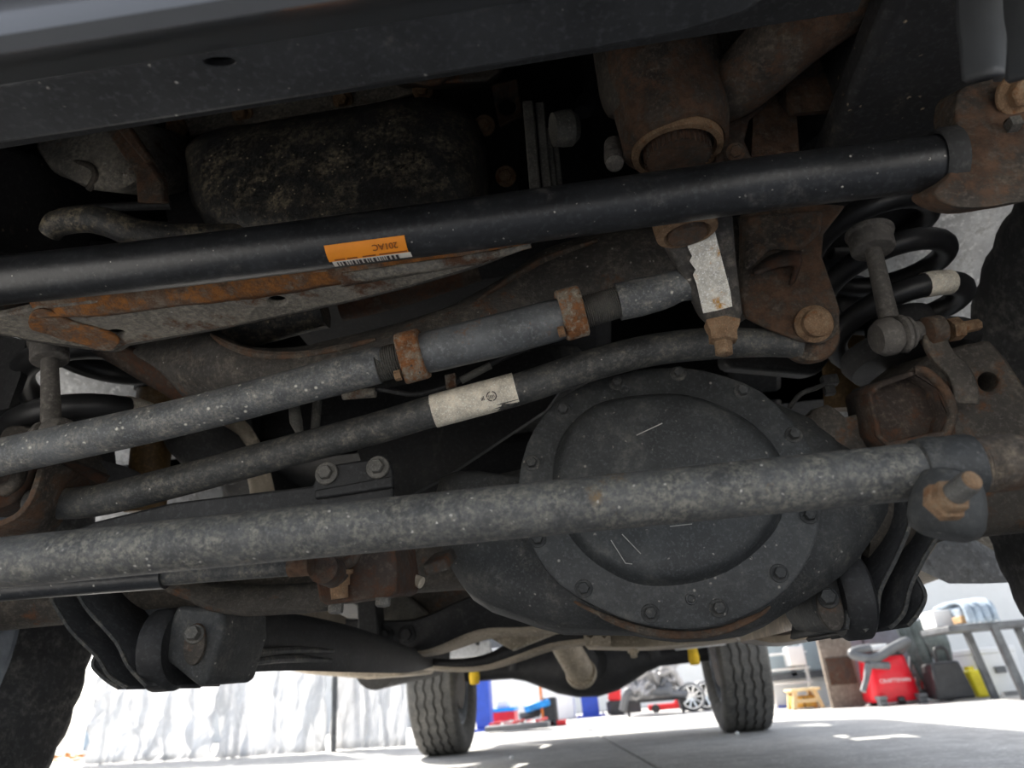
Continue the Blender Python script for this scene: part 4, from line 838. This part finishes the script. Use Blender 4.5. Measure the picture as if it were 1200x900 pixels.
t3 = thing('skid_plate_beam', 'pale tan dirty flanged beam running right under the differential cover', 'beam', at(790, 745, 1.9))
MB().grid([ats([(686, 738), (760, 736), (840, 730), (930, 722)], 1.9), ats([(686, 757), (760, 757), (840, 750), (930, 738)], 1.88), ats([(690, 760), (760, 761), (840, 754), (930, 741)], 1.98)], k=4).build('beam_skin', 'tan_steel', t3, solid=.006)
MB().prism(ats([(683, 741), (692, 748), (700, 738), (708, 748), (716, 738), (716, 758), (686, 757)], 1.86), V((0, .02, 0))).build('torn_tab', 'tan_steel', t3, bevel=.002)
p = at(742, 763, 1.9); MB().hexa(p, V((0, -.4, -1)), .010, .012, .014, .003).build('bolt', 'tan_steel', t3)
tm = thing('transmission', 'grey-brown transmission case seen between crossmember and axle', 'transmission', (-.15, 1.6, .5))
MB().tube(ats([(462, 650, 1.80), (492, 676, 1.85), (520, 702, 1.9), (540, 718, 1.95)], 0), [.075, .075, .07, .06], 28, k=4).build('case', 'cast_brown', tm)
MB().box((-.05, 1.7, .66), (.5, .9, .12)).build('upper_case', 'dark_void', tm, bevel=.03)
MB().prism(ats([(440, 690), (470, 690), (505, 722), (500, 730), (470, 735), (445, 730)], 1.80), V((0, .08, 0))).build('mount_casting', 'grey_alloy', tm, bevel=.008, wob=.004)
ds = thing('rear_driveshaft', 'tan tube of the rear driveshaft pointing down towards the rear axle', 'driveshaft', at(670, 770, 2.6))
MB().tube([V((-.02, 2.08, .63))]+ats([(640, 722, 2.2), (660, 752, 2.35), (680, 786, 2.55)], 0), [.04, .042, .044, .047], 26).build('tube', 'tan_steel', ds)
p = at(681, 789, 2.55); MB().lathe(p, V((.06, .9, -.3)), [(-.02, .05), (.0, .053), (.02, .03), (.05, .03)], 24).build('yoke', 'tan_steel', ds)

ra = thing('rear_axle', 'dark rear axle with a broad rounded differential between the rear wheels', 'axle', (0.02, 4.45, .43))
MB().lathe(V((-.72, 4.5, .43)), X_, [(0, .05), (.28, .055), (.36, .075), (.44, .11), (.54, .155), (.66, .185), (.78, .19), (.90, .165), (1.0, .12), (1.08, .08), (1.16, .056), (1.44, .05)], 40).build('axle_housing', 'black_steel', ra, ang=60)
MB().lathe(V((.03, 4.5, .43)), -Y_, [(0, .13), (.16, .11), (.26, .06), (.34, .055)], 28).build('pinion_nose', 'black_steel', ra)
for sx, (px, py) in ((-1, (556, 793)), (1, (813, 770))):
    c = at(px, py, 4.1)
    bs = MB().lathe(c, Z_, [(-.04, .015), (-.036, .026), (.0, .03), (.03, .026), (.05, .028), (.055, .012)], 20)
    bt = thing('rear_bump_stop', 'yellow rear bump stop hanging beside the '+('rear wheel near the curtain' if sx < 0 else 'rear wheel near the blue post'), 'bump stop', c, 'yellow rear bump stops'); bs.build('foam', 'yellow_foam', bt)
    q = V((.46 if sx > 0 else -.56, 4.1, .70)); MB().tube([c+V((0, 0, .05)), V((c.x, c.y, .66)), q], .018, 12).build('mount', 'black_steel', bt)
    lf = thing('leaf_spring', 'dark rear leaf spring pack beside the rear wheel '+('near the white curtain' if sx < 0 else 'near the blue post at right'), 'leaf spring', (sx*.55, 4.5, .5), 'rear leaf springs')
    for k in range(3): MB().tube([V((sx*.55, 4.5+q*(.75-.16*k), .50+k*-.012+.10*q*q)) for q in (-1, -.5, 0, .5, 1)], .012, 8, k=3).build('leaf', 'black_steel', lf)
    MB().box((sx*.55, 4.5, .50), (.09, .12, .08)).build('axle_seat', 'black_steel', lf, bevel=.006)
    g = at(548 if sx < 0 else 819, 762 if sx < 0 else 750, 4.0)
    b = MB().box(g, (.26, .05, .075), Matrix.Rotation(-.02, 3, 'Y'))
    one('shock_reservoir', b, 'liner_grey', 'pale grey bracket above the '+('left-hand rear tyre by the curtain' if sx < 0 else 'right-hand rear tyre by the blue post'), 'bracket', g, 'rear frame brackets', bevel=.006)
    b = MB().tube([V((sx*.40, 4.25, .42)), V((sx*.36, 4.1, .78))], .032, 16)
    one('rear_shock', b, 'black_steel', 'black rear shock absorber leaning inboard of the '+('rear wheel by the curtain' if sx < 0 else 'rear wheel by the blue post'), 'shock absorber', (sx*.4, 4.25, .42), 'rear shock absorbers')
one('side_step', MB().prism(ats([(300, 778), (420, 768), (478, 774), (470, 792), (430, 796), (360, 790)], 2.6), V((0, .5, .02))), 'tan_steel', 'tan dirt-covered underside step left of the rear wheel by the curtain', 'step', at(400, 785, 2.6), bevel=.01)
one('spare_muffler', MB().tube([at(440, 778, 3.0), at(505, 768, 3.6)], .10, 24), 'rubber', 'dark round muffler end above the rear wheel by the curtain', 'muffler', at(470, 775, 3.2))

# ================================================================ WORKSHOP BEHIND
def G(px, py): return gz(px, py, 0)
def sheet(name, label, a, c_, h, folds, amp, seed):
    t = thing(name, label, 'plastic sheet', a); rows = []; n = 70; d = c_-a; nn = V((-d.y, d.x, 0)).normalized()
    for j in range(26):
        z = h*j/25; rows.append([])
        for i in range(n+1):
            u = i/n; f = amp*(1-.4*j/25)*(math.sin(u*folds*2*PI+seed+.8*math.sin(z*3))*.4+mnoise.noise(V((u*folds*2.2, z*2.2, seed)))*1.4+.9*mnoise.noise(V((u*folds*6+z*3, z*7, seed))))
            rows[-1].append(a+d*u+nn*f+V((0, 0, z+.01)))
    MB().grid(rows).build('sheet', 'plastic_sheet', t, solid=.002, ang=60)
    MB().tube([a+V((0, 0, h)), c_+V((0, 0, h))], .025, 12).build('top_rail', 'table_steel', t)
    for q in (a, c_): MB().tube([q+nn*.14+d*(.04 if q is a else -.04), q+nn*.14+d*(.04 if q is a else -.04)+V((0, 0, h))], .022, 12).build('upright', 'table_steel', t)
    return t
sheet('plastic_sheet', 'wide crumpled translucent plastic sheet hanging to the ground at lower left', G(97, 897), G(250, 890), 1.7, 5, .10, 1.0)
sheet('plastic_sheet', 'white crumpled plastic sheet hanging beside the narrow dark gap and curtain', G(252, 890), G(381, 883), 1.7, 3, .08, 4.2)
sheet('plastic_curtain', 'white hanging curtain with soft vertical folds just left of the rear wheel', G(390, 880), G(478, 876), 1.9, 3, .06, 7.7)
c = G(105, 880)+V((-.2, .6, 0)); one('blue_grey_crate', MB().box(c+V((0, 0, .3)), (.5, .5, .6)), 'cloth_denim', 'blue-grey crate half hidden behind the plastic sheet at far left', 'crate', c, bevel=.02)
c = G(386, 876)+V((0, .7, 0)); one('blue_drum', MB().lathe(c, Z_, [(0, .2), (.01, .22), (.3, .22), (.31, .23), (.32, .22), (.62, .22), (.63, .18)], 28), 'bright_blue', 'blue drum glimpsed in the gap between plastic sheet and curtain', 'drum', c)
b = MB(); random.seed(11); c = G(86, 894)
for k in range(60):
    q = c+V((random.uniform(-.45, .45), random.uniform(-.2, .25), random.uniform(.01, .10))); s = random.uniform(.03, .06); r_ = Matrix.Rotation(random.uniform(0, 6), 3, 'Z') @ Matrix.Rotation(random.uniform(-.8, .8), 3, 'X')
    b.prism([q+r_ @ V(p)*s for p in ((-1, 0, 0), (-.3, .5, .1), (.6, .35, 0), (1, 0, .15), (.5, -.4, .1), (-.4, -.45, 0))], (0, 0, .003))
l_ = props(b.build('dry_leaves', 'leaf_brown', loc=c), 'small heap of dry orange-brown leaves beside the front wheel at lower left', 'leaves'); l_['kind'] = 'stuff'

def base(px, py): p = G(px, py); return p, size(1, p)
def lift(label, px, py, wpx, h=2.6):
    c, s = base(px, py); t = thing('lift_post', label, 'lift post', c, 'blue lift posts'); w_ = wpx*s
    b = MB(); b.plate([c+V((x, y, .02)) for x, y in ((-w_/2, 0), (w_/2, 0), (w_/2, .22), (w_/2-.05, .22), (w_/2-.05, .05), (-w_/2+.05, .05), (-w_/2+.05, .22), (-w_/2, .22))], (0, 0, h)); b.build('column', 'lift_blue', t)
    MB().box(c+V((0, .1, .01)), (w_*1.7, .5, .02)).build('base_plate', 'lift_blue', t)
    for x in (-1, 1): MB().hexa(c+V((x*w_*.7, -.08, .02)), Z_, .02, .03, .035, .006).build('anchor_bolt', 'chrome', t)
    MB().box(c+V((0, -.04, .95)), (w_*.6, .12, .2)).build('carriage', 'lift_blue', t, bevel=.01)
lift('blue lift post just right of the rear wheel that stands by the curtain', 567, 857, 17)
lift('blue lift post under the rear differential, beside the engine pile', 693, 840, 20)
lift('blue lift post just right of the rear wheel by the wooden stool', 917, 829, 14)

def bbox(name, m, label, cat, px0, px1, yt, yb, dep, group=None, bev=.01, extra=None, z0=0, at_=None):
    c, s = (base((px0+px1)/2, yb) if at_ is None else at_); w_, h_ = (px1-px0)*s, (yb-yt)*s
    t = thing(name, label, cat, c+V((0, 0, z0)), group); MB().box(c+V((0, dep/2, z0+h_/2)), (w_, dep, h_)).build('body', m, t, bevel=bev)
    if extra: extra(t, c+V((0, 0, z0)), w_, h_, dep)
    return t
def drawers(t, c, w_, h_, d):
    for k in range(3): MB().box(c+V((0, -.008, h_*(.18+.31*k))), (w_*.92, .016, h_*.26)).build('drawer', t.children[0].data.materials[0], t, bevel=.004); MB().box(c+V((0, -.024, h_*(.24+.31*k))), (w_*.7, .016, .015)).build('handle', 'chrome', t)
def lid(t, c, w_, h_, d): MB().box(c+V((0, d/2, h_+.02)), (w_*1.04, d*1.04, .04)).build('lid', 'bright_blue', t, bevel=.01)
def wlid(t, c, w_, h_, d): MB().box(c+V((0, d/2, h_+.02)), (w_*1.03, d*1.03, .05)).build('lid', 'white_box', t, bevel=.01); MB().box(c+V((0, -.01, h_*.6)), (w_*.25, .02, .05)).build('latch', 'plastic_grey', t)
c, s = base(600, 854); tt = bbox('tool_chest', 'tool_red', 'small red tool chest with blue lid beside the blue lift post', 'tool chest', 574, 604, 836, 853, .35, extra=lid)
sc_ = thing('creeper_seat', 'black rolling mechanic seat with a bright blue pad, left of the white boxes', 'creeper seat', G(632, 852))
c, s = base(632, 852); cz = lambda dx, y, dy=0: c+V((dx*s, dy, (852-y)*s))
MB().bar(cz(-22, 846), cz(18, 828), .10, .06).build('frame', 'plastic_black', sc_, bevel=.01); MB().bar(cz(-14, 832), cz(16, 826), .35, .07, V((0, 0, 1))).build('pad', 'bright_blue', sc_, bevel=.02)
MB().box(cz(14, 838), (.16, .2, .3)).build('side_frame', 'plastic_black', sc_, bevel=.02); MB().box(cz(4, 849), (.5, .2, .05)).build('tray', 'tool_red', sc_, bevel=.01); MB().box(cz(-10, 838), (.22, .05, .06)).build('tool_bag', 'plastic_grey', sc_, bevel=.01)
for dx in (-20, 20): MB().lathe(cz(dx, 849, -.1), X_, [(-.015, .03), (-.012, .035), (.012, .035), (.015, .03)], 16).build('caster', 'plastic_black', sc_)
b = MB()
c, s = base(600, 858); tp_ = thing('floor_jack_tray', 'low metal tray with loose tools on the ground before the red tool chest', 'tray', c)
MB().box(c+V((.05, .1, .04)), (.6, .3, .05)).build('tray', 'plastic_grey', tp_, bevel=.01)
for k in range(5): MB().bar(c+V((-.2+.11*k, 0, .08)), c+V((-.12+.11*k, .2, .09)), .025, .02).build('tool', 'chrome' if k % 2 else 'tool_red', tp_)
bbox('white_cabinet', 'wall_white', 'wide white cabinet behind the red tool chest and blue pad', 'cabinet', 572, 632, 792, 845, .5, extra=None)
bbox('white_bin', 'white_box', 'tall white storage bin right of the thin orange pole', 'bin', 640, 674, 790, 843, .4, extra=wlid)
cc2, cs2 = base(602, 845); rc2, rs2 = base(589, 853)
for k, (x0, x1, yt, yb, z, q_) in enumerate(((577, 592, 798, 812, 53*cs2, (cc2+V((-17*cs2, .05, 0)), cs2)), (608, 632, 796, 808, 53*cs2, (cc2+V((16*cs2, .05, 0)), cs2)), (583, 596, 820, 829, 17*rs2+.04, (rc2+V((0, .05, 0)), rs2)))):
    bbox('white_carton', 'white_box', ('white carton on the left of the white cabinet top', 'white carton on the right of the white cabinet top', 'small white carton on the red tool chest lid')[k], 'carton', x0, x1, yt, yb, .25, z0=z, at_=q_, group='white cartons')
c, s = base(637, 852); po = thing('orange_pole', 'thin upright orange pole with small red cap between white cabinet and white bin', 'pole', c)
MB().tube([c, c+V((0, 0, 1.05))], .014, 10).build('shaft', 'orange_paint', po); MB().taper([c+V((x, -.05, z)) for x, z in ((-.05, 1.0), (.05, 1.0), (.05, 1.14), (-.02, 1.16))], (0, .1, 0), .9).build('red_cap', 'tool_red', po, bevel=.01)
# engine pile on a red stand
en = thing('spare_engine', 'bare grey engine with pipes standing on a cart behind the rear axle', 'engine', G(770, 838)); c, s = base(770, 838); ez = lambda x, y, dy=0: c+V(((x-770)*s, dy, (838-y)*s))
MB().box(ez(768, 806, .2), (60*s, .5, 30*s)).build('block', 'engine_alloy', en, bevel=.03, wob=.02)
random.seed(5)
for k in range(16):
    a = ez(random.uniform(742, 795), random.uniform(790, 820), -.08); MB().tube([a, a+V((random.uniform(-.15, .15), -.08, random.uniform(-.12, .12))), a+V((random.uniform(-.25, .25), 0, random.uniform(-.15, .15)))], random.uniform(.02, .05), 12, k=4).build('pipe', 'engine_alloy' if k % 3 else 'plastic_grey', en)
MB().box(ez(770, 787, .2), (40*s, .4, 8*s)).build('rocker_cover', 'chrome', en, bevel=.02); MB().box(ez(770, 822, .2), (72*s, .5, 3*s)).build('cart_top', 'plastic_black', en)
for x in (738, 802): MB().box(ez(x, 830, .1), (3*s, .06, 16*s)).build('cart_leg', 'plastic_black', en)
c, s = base(724, 838); cb_ = thing('red_motor_scooter', 'red painted bodywork panel with white nose, left of the bare engine', 'bodywork', c)
MB().taper([c+V((x*s, 0, z*s)) for x, z in ((-10, 16), (6, 14), (8, 30), (0, 34), (-8, 26))], (0, .3, 0), .85).build('red_panel', 'tool_red', cb_, bevel=.03); MB().box(c+V((10*s, .1, 38*s)), (10*s, .3, 18*s)).build('white_nose', 'white_box', cb_, bevel=.03); MB().lathe(c+V((8*s, -.06, 42*s)), Y_, [(0, .03), (.0, .07), (.04, .07)], 16).build('orange_lamp', 'orange_paint', cb_)
MB().box(c+V((0, .15, 8*s)), (18*s, .3, 16*s)).build('base', 'plastic_black', cb_, bevel=.02)
fj = thing('floor_jack', 'red floor jack on the ground in front of the bare engine', 'jack', G(785, 834)); c, s = base(785, 834)
MB().box(c+V((-.05, .1, .06)), (38*s, .25, .07)).build('chassis', 'tool_red', fj, bevel=.01); MB().taper([c+V((x*s, 0, z*s)) for x, z in ((2, 4), (20, 4), (20, 14), (10, 14))], (0, .2, 0), .9).build('lift_arm', 'tool_red', fj, bevel=.01); MB().lathe(c+V((10*s, .1, 12*s)), Z_, [(0, .06), (.02, .07), (.03, .03)], 16).build('saddle', 'chrome', fj)
for x in (-16, 16): MB().lathe(c+V((x*s, -.05, .05)), Y_, [(-.02, .05), (.02, .05)], 16).build('wheel', 'plastic_black', fj)
bbox('parts_cart', 'plastic_black', 'low dark parts cart with oddments left of the red floor jack', 'cart', 712, 752, 822, 836, .4)
for k in range(6):
    c0_, s = base(732, 836); c = c0_+V((((k-2.5)*6)*s, 0, 0)); one('metal_part', MB().lathe(c+V((0, .15, 14*s)), Z_, [(0, .03), (.06, .035), (.08, .02)], 14), ('chrome', 'tool_red', 'engine_alloy')[k % 3], ('bright metal oddment at the left end of the low dark cart', 'red oddment second along the low dark cart', 'dull grey oddment third along the low dark cart', 'bright metal oddment fourth along the low dark cart', 'red oddment fifth along the low dark cart', 'dull grey oddment at the right end of the low dark cart')[k], 'metal part', c+V((0, .15, 14*s)), 'oddments on the low dark cart')
def alloy(label, px, py, r_px, dy=0):
    c, s = base(px, py); c = c+V((0, dy, 0)); r = r_px*s; o_ = c+V((0, 0, r)); t = thing('alloy_wheel', label, 'wheel', c, 'spare wheels by the engine')
    MB().lathe(o_, Y_, [(.0, r*.80), (-.06, r*.82), (-.07, r*.92), (-.03, r), (.12, r), (.16, r*.9), (.16, r*.8)], 40, caps=False).build('tyre', 'plastic_grey', t)
    MB().lathe(o_+V((0, .03, 0)), Y_, [(-.08, r*.84), (-.09, r*.78), (-.02, r*.74), (.06, r*.7)], 40, caps=False).build('rim', 'chrome', t)
    MB().lathe(o_, Y_, [(-.06, r*.68), (-.085, r*.72), (-.085, r*.80), (-.06, r*.83), (-.04, r*.74)], 40, caps=False).build('rim_lip', 'chrome', t)
    MB().lathe(o_, Y_, [(-.045, r*.05), (-.045, r*.16), (.0, r*.18)], 20).build('hub', 'chrome', t)
    MB().lathe(o_+V((0, .05, 0)), Y_, [(0, .01), (0, r*.72)], 30).build('dark_back', 'plastic_black', t)
    for k in range(10): a = 2*PI*k/10; MB().bar(o_+V((math.cos(a)*r*.12, -.03, math.sin(a)*r*.12)), o_+V((math.cos(a)*r*.8, -.04, math.sin(a)*r*.72)), .022, .03, Y_).build('spoke', 'chrome', t)
alloy('chrome ten-spoke wheel leaning upright beside the bare engine', 813, 834, 16)
alloy('plain wheel standing just behind the chrome ten-spoke wheel', 834, 833, 17, .4)
bbox('white_sheet_board', 'white_box', 'white sheet panel leaning above the spare wheels behind the rear wheel', 'panel', 798, 846, 776, 822, .03)
bbox('red_banner_post', 'tool_red', 'narrow dark red post between the engine and the white panel', 'post', 794, 799, 780, 822, .05)

# right-hand side
sv = thing('wall_shelf', 'white shelf rack against the white wall above the wooden stool', 'shelf', G(945, 830)); c, s = base(945, 830)
for x in (-26, 20): MB().box(c+V((x*s, .3, 36*s)), (3*s, .05, 72*s)).build('upright', 'white_box', sv)
for z in (28, 44, 62): MB().box(c+V((-3*s, .3, z*s)), (48*s, .25, 2*s)).build('shelf_board', 'white_box', sv)
MB().box(c+V((6*s, .2, 58*s)), (20*s, .2, 22*s)).build('bin', 'white_box', sv, bevel=.01)
sl2 = thing('wooden_stool', 'pale wooden stool standing left of the brown plywood panel', 'stool', G(948, 831)); c, s = base(948, 831)
MB().box(c+V((0, .1, 21*s)), (34*s, .28, 3*s)).build('seat', 'wood_pale', sl2, bevel=.006)
for x in (-1, 1):
    for y in (0, .2): MB().bar(c+V((x*16*s, y, 0)), c+V((x*11*s, y+.02, 20*s)), .035, .035, Y_).build('leg', 'wood_pale', sl2)
MB().bar(c+V((-14*s, .01, 9*s)), c+V((14*s, .01, 9*s)), .03, .03).build('stretcher', 'wood_pale', sl2)
for k, x in enumerate((-8, 7)): one('wooden_box', MB().box(c+V((x*s, .16, 8*s)), (13*s, .14, 13*s)), 'amber_wood', ('amber wooden box under the stool, the one near the blue post', 'amber wooden box under the stool, the one near the plywood')[k], 'box', c+V((x*s, .16, 1.5*s)), 'boxes under the stool', bevel=.006)
pl = thing('plywood_panel', 'brown weathered plywood cabinet side leaning between stool and red vacuum', 'panel', G(996, 829)); c, s = base(996, 829)
MB().taper([c+V((x*s, 0, z*s)) for x, z in ((-19, 0), (18, 0), (20, 86), (-18, 82))], (0, .06, 0), 1).build('board', 'plywood', pl, bevel=.006)
MB().box(c+V((0, -.006, 40*s)), (30*s, .012, 30*s)).build('faded_patch', 'rust_dark', pl, bevel=.004)
gc = thing('steel_cabinet', 'tall dark grey steel cabinet behind the red vacuum', 'cabinet', G(1062, 824)+V((0, .42, 0))); c, s = base(1062, 824); c = c+V((0, .42, 0))
MB().box(c+V((0, .25, 46*s)), (96*s, .5, 100*s)).build('body', 'cabinet_grey', gc, bevel=.01); MB().box(c+V((-10*s, -.008, 46*s)), (1*s, .014, 96*s)).build('door_seam', 'plastic_black', gc)
for x, z in ((-8, 56), (20, 60)): MB().box(c+V((x*s, -.015, z*s)), (2*s, .02, 8*s)).build('handle', 'chrome', gc)

vc = thing('shop_vacuum', 'red shop vacuum on casters with grey hose in front of the steel cabinet', 'vacuum cleaner', G(1058, 826)); c, s = base(1058, 826)
vz = lambda x, y, dy=0: c+V(((x-1042)*s, dy, (826-y)*s))
def rr_(cx, y, w_, d): return [vz(cx, y)+V((w_*math.copysign(abs(math.cos(a))**.5, math.cos(a))*s, .2+d*math.copysign(abs(math.sin(a))**.5, math.sin(a)), 0)) for a in [2*PI*(i+.5)/24 for i in range(24)]]
MB().rings([rr_(1042, y, w_, d) for y, w_, d in ((822, 27, .17), (818, 29, .18), (774, 23.5, .16), (772, 22, .15))]).build('drum', 'vac_red', vc, ang=50)
MB().rings([rr_(1040, y, w_, d) for y, w_, d in ((773, 22, .15), (768, 23, .16), (762, 20, .14), (757, 12, .08), (756, 4, .03))]).build('power_head', 'plastic_black', vc, ang=50)
MB().box(vz(1033, 762, .02), (20*s, .06, 7*s)).build('head_label', 'white_box', vc, bevel=.01)
MB().tube([vz(1060, 768, .1), vz(1066, 758, -.02), vz(1046, 764, -.05), vz(1020, 774, -.06), vz(1000, 768, -.04), vz(1004, 764, -.02), vz(1022, 762, -.02)], .036, 16, k=7).build('hose', 'plastic_grey', vc)
MB().tube([vz(1012, 780, -.08), vz(1004, 796, -.1), vz(996, 808, -.12)], [.03, .022, .022], 14).build('wand', 'plastic_grey', vc); MB().tube([vz(1012, 780, -.08), vz(1036, 783, -.04)], .03, 12).build('wand_elbow', 'plastic_grey', vc)
for x, dy in ((1019, -.02), (1064, -.02), (1026, .36), (1060, .36)):
    w_ = MB().lathe(vz(x, 822, dy), X_, [(-.03, .02), (-.028, .036), (.028, .036), (.03, .02)], 16).build('caster', 'plastic_grey', vc); MB().box(vz(x, 817, dy), (9*s, .1, 4*s)).build('caster_mount', 'plastic_grey', w_)
MB().box(vz(1042, 820, -.005), (8*s, .03, 6*s)).build('drain_cap', 'plastic_black', vc, bevel=.01)
text('CRAFTSMAN', vc, 'lettering', 'white_box', vz(1042, 799.5, .018), X_, V((0, -1, .08)), 4.6*s*1.35)
pg = thing('pressure_washer', 'small dark machine with pale pipes and red pump beside the shop vacuum', 'machine', G(1090, 822)+V((0, .12, 0))); c, s = base(1090, 822); c = c+V((0, .12, 0)); pz = lambda x, y, dy=0: c+V(((x-1080)*s, dy, (824-y)*s))
MB().box(pz(1080, 806, .15), (20*s, .25, 14*s)).build('pump', 'tool_red', pg, bevel=.02); MB().box(pz(1080, 816, .15), (24*s, .3, 10*s)).build('base', 'plastic_black', pg, bevel=.02)
for k in range(3): MB().tube([pz(1070+8*k, 812, 0), pz(1072+8*k, 790-5*k, -.05), pz(1080+4*k, 774, 0), pz(1084, 790, .05)], .018, 10, k=5).build('pipe', 'engine_alloy', pg)
MB().tube([pz(1068, 810, -.05)+V((.12*math.cos(a), 0, .12*math.sin(a))) for a in [PI*i/8 for i in range(9)]], .012, 10).build('coil_hose', 'engine_alloy', pg)
jk = thing('hanging_jacket', 'grey-green jacket hanging in folds from the steel cabinet edge', 'jacket', G(1124, 822)+V((0, .3, .1))); c, s = base(1124, 822); c = c+V((0, .3, 0))
rg = []
for j in range(16):
    u = j/15; z = (108-94*u)*s; cx = (-12+14*u)*s; hw = (10+3*math.sin(u*3)-4*u*u)*s; rg.append([c+V((cx+hw*math.cos(a)+.02*math.sin(5*a+u*2), .1+.10*math.sin(a)+.025*math.sin(7*a+u*3), z)) for a in [2*PI*i/36 for i in range(36)]])
MB().rings(rg).build('body', 'cloth_grey', jk, ang=70)
MB().tube([c+V((3*s, -.02, 96*s)), c+V((12*s, -.04, 70*s)), c+V((14*s, -.03, 46*s)), c+V((12*s, -.02, 20*s))], [.06, .09, .07, .05], 16, k=4).build('sleeve', 'cloth_grey', jk, wob=.01)
MB().bar(c+V((5*s, .0, 16*s)), c+V((12*s, .02, 0)), .05, .04, Y_).build('hanging_strap', 'rust_dark', jk)
bc = thing('black_case', 'black plastic case with carry handle between the jacket and yellow container', 'case', G(1122, 822)); c, s = base(1122, 822)
MB().taper([c+V((x*s, 0, z*s)) for x, z in ((-20, 2), (24, 2), (16, 44), (-16, 44))], (0, .25, 0), .92).build('shell', 'plastic_black', bc, bevel=.02)
MB().tube([c+V((x*s, .1, z*s)) for x, z in ((-2, 44), (-1, 58), (8, 60), (12, 54), (12, 44))], .014, 10, k=5).build('handle', 'plastic_black', bc)
yc = thing('yellow_container', 'bright yellow plastic container in front of the white chest', 'container', G(1157, 818)); c, s = base(1157, 818)
MB().taper([c+V((x*s, 0, z*s)) for x, z in ((-9, 1), (8, 1), (5, 31), (-12, 31))], (0, .2, 0), .95).build('body', 'yellow_plastic', yc, bevel=.02); MB().box(c+V((-3*s, .1, 33*s)), (6*s, .08, 4*s)).build('cap', 'yellow_plastic', yc)
for k in range(4): MB().box(c+V((0, -.004, (8+5*k)*s)), (12*s, .01, 1*s)).build('moulded_rib', 'yellow_plastic', yc)
bbox('white_chest', 'white_box', 'big white chest behind the yellow container under the steel table', 'chest', 1158, 1206, 768, 815, .5, extra=wlid)
ta = thing('steel_table', 'grey steel work table with slanting leg at the far right', 'table', G(1150, 822)); c, s = base(1150, 822); tz = lambda x, y, dy=0: c+V(((x-1150)*s, dy, (822-y)*s))
MB().bar(tz(1122, 742, 0), tz(1250, 742, 0), .5, .04).build('tabletop', 'table_steel', ta, bevel=.006)
for x, dy in ((1175, .22), (1172, -.24), (1236, .22), (1236, -.24)): MB().bar(tz(x, 742, dy), tz(x+8, 822, dy), .045, .045, Y_).build('leg', 'table_steel', ta)
MB().bar(tz(1176, 816, 0), tz(1240, 816, 0), .05, .03).build('lower_rail', 'table_steel', ta)
fd = thing('folded_clothes', 'blue-grey folded clothes draped over the steel table', 'clothes', tz(1150, 740)); c2 = tz(1160, 716)
rows = [[c2+V((dx*s, dy+.02*math.sin(dx*.7), z*s+.01*math.sin(dx))) for dx in range(-16, 18, 3)] for dy, z in ((-.28, -22), (-.27, -6), (-.2, 2), (0, 4), (.2, 2))]
rows = [[p+V((0, 0, 0)) for p in r] for r in rows]; MB().grid(rows, kr=3).build('cloth', 'cloth_denim', fd, solid=.02)
MB().box(c2+V((0, 0, -9*s)), (28*s, .36, 18*s)).build('folded_stack', 'cloth_denim', fd, bevel=.03)
b = MB().box(tz(1136, 728, .1), (22*s, .25, 20*s)); one('white_parcel', b, 'white_box', 'white parcel on the steel table left of the folded clothes', 'parcel', tz(1136, 740, .1), bevel=.01)
b = MB().box(tz(1146, 733, -.16), (12*s, .14, 8*s)); one('cardboard_box', b, 'cardboard', 'small brown cardboard box on the table edge in front of the clothes', 'box', tz(1146, 738, -.16), bevel=.005)

for k, (x, y) in enumerate(((864, 861), (600, 890))):
    c = G(x, y); s = size(1, c)
    one('pebble', MB().lathe(c, Z_, [(0, 1.5*s), (1.2*s, 2.8*s), (2.8*s, 2.4*s), (4*s, 1*s)], 10), 'white_box', ('white pebble on the ground at the foot of the rear wheel by the blue post', 'pale pebble on the shaded ground near the bottom centre')[k], 'pebble', c, 'pebbles on the concrete', wob=.004, wsc=40)
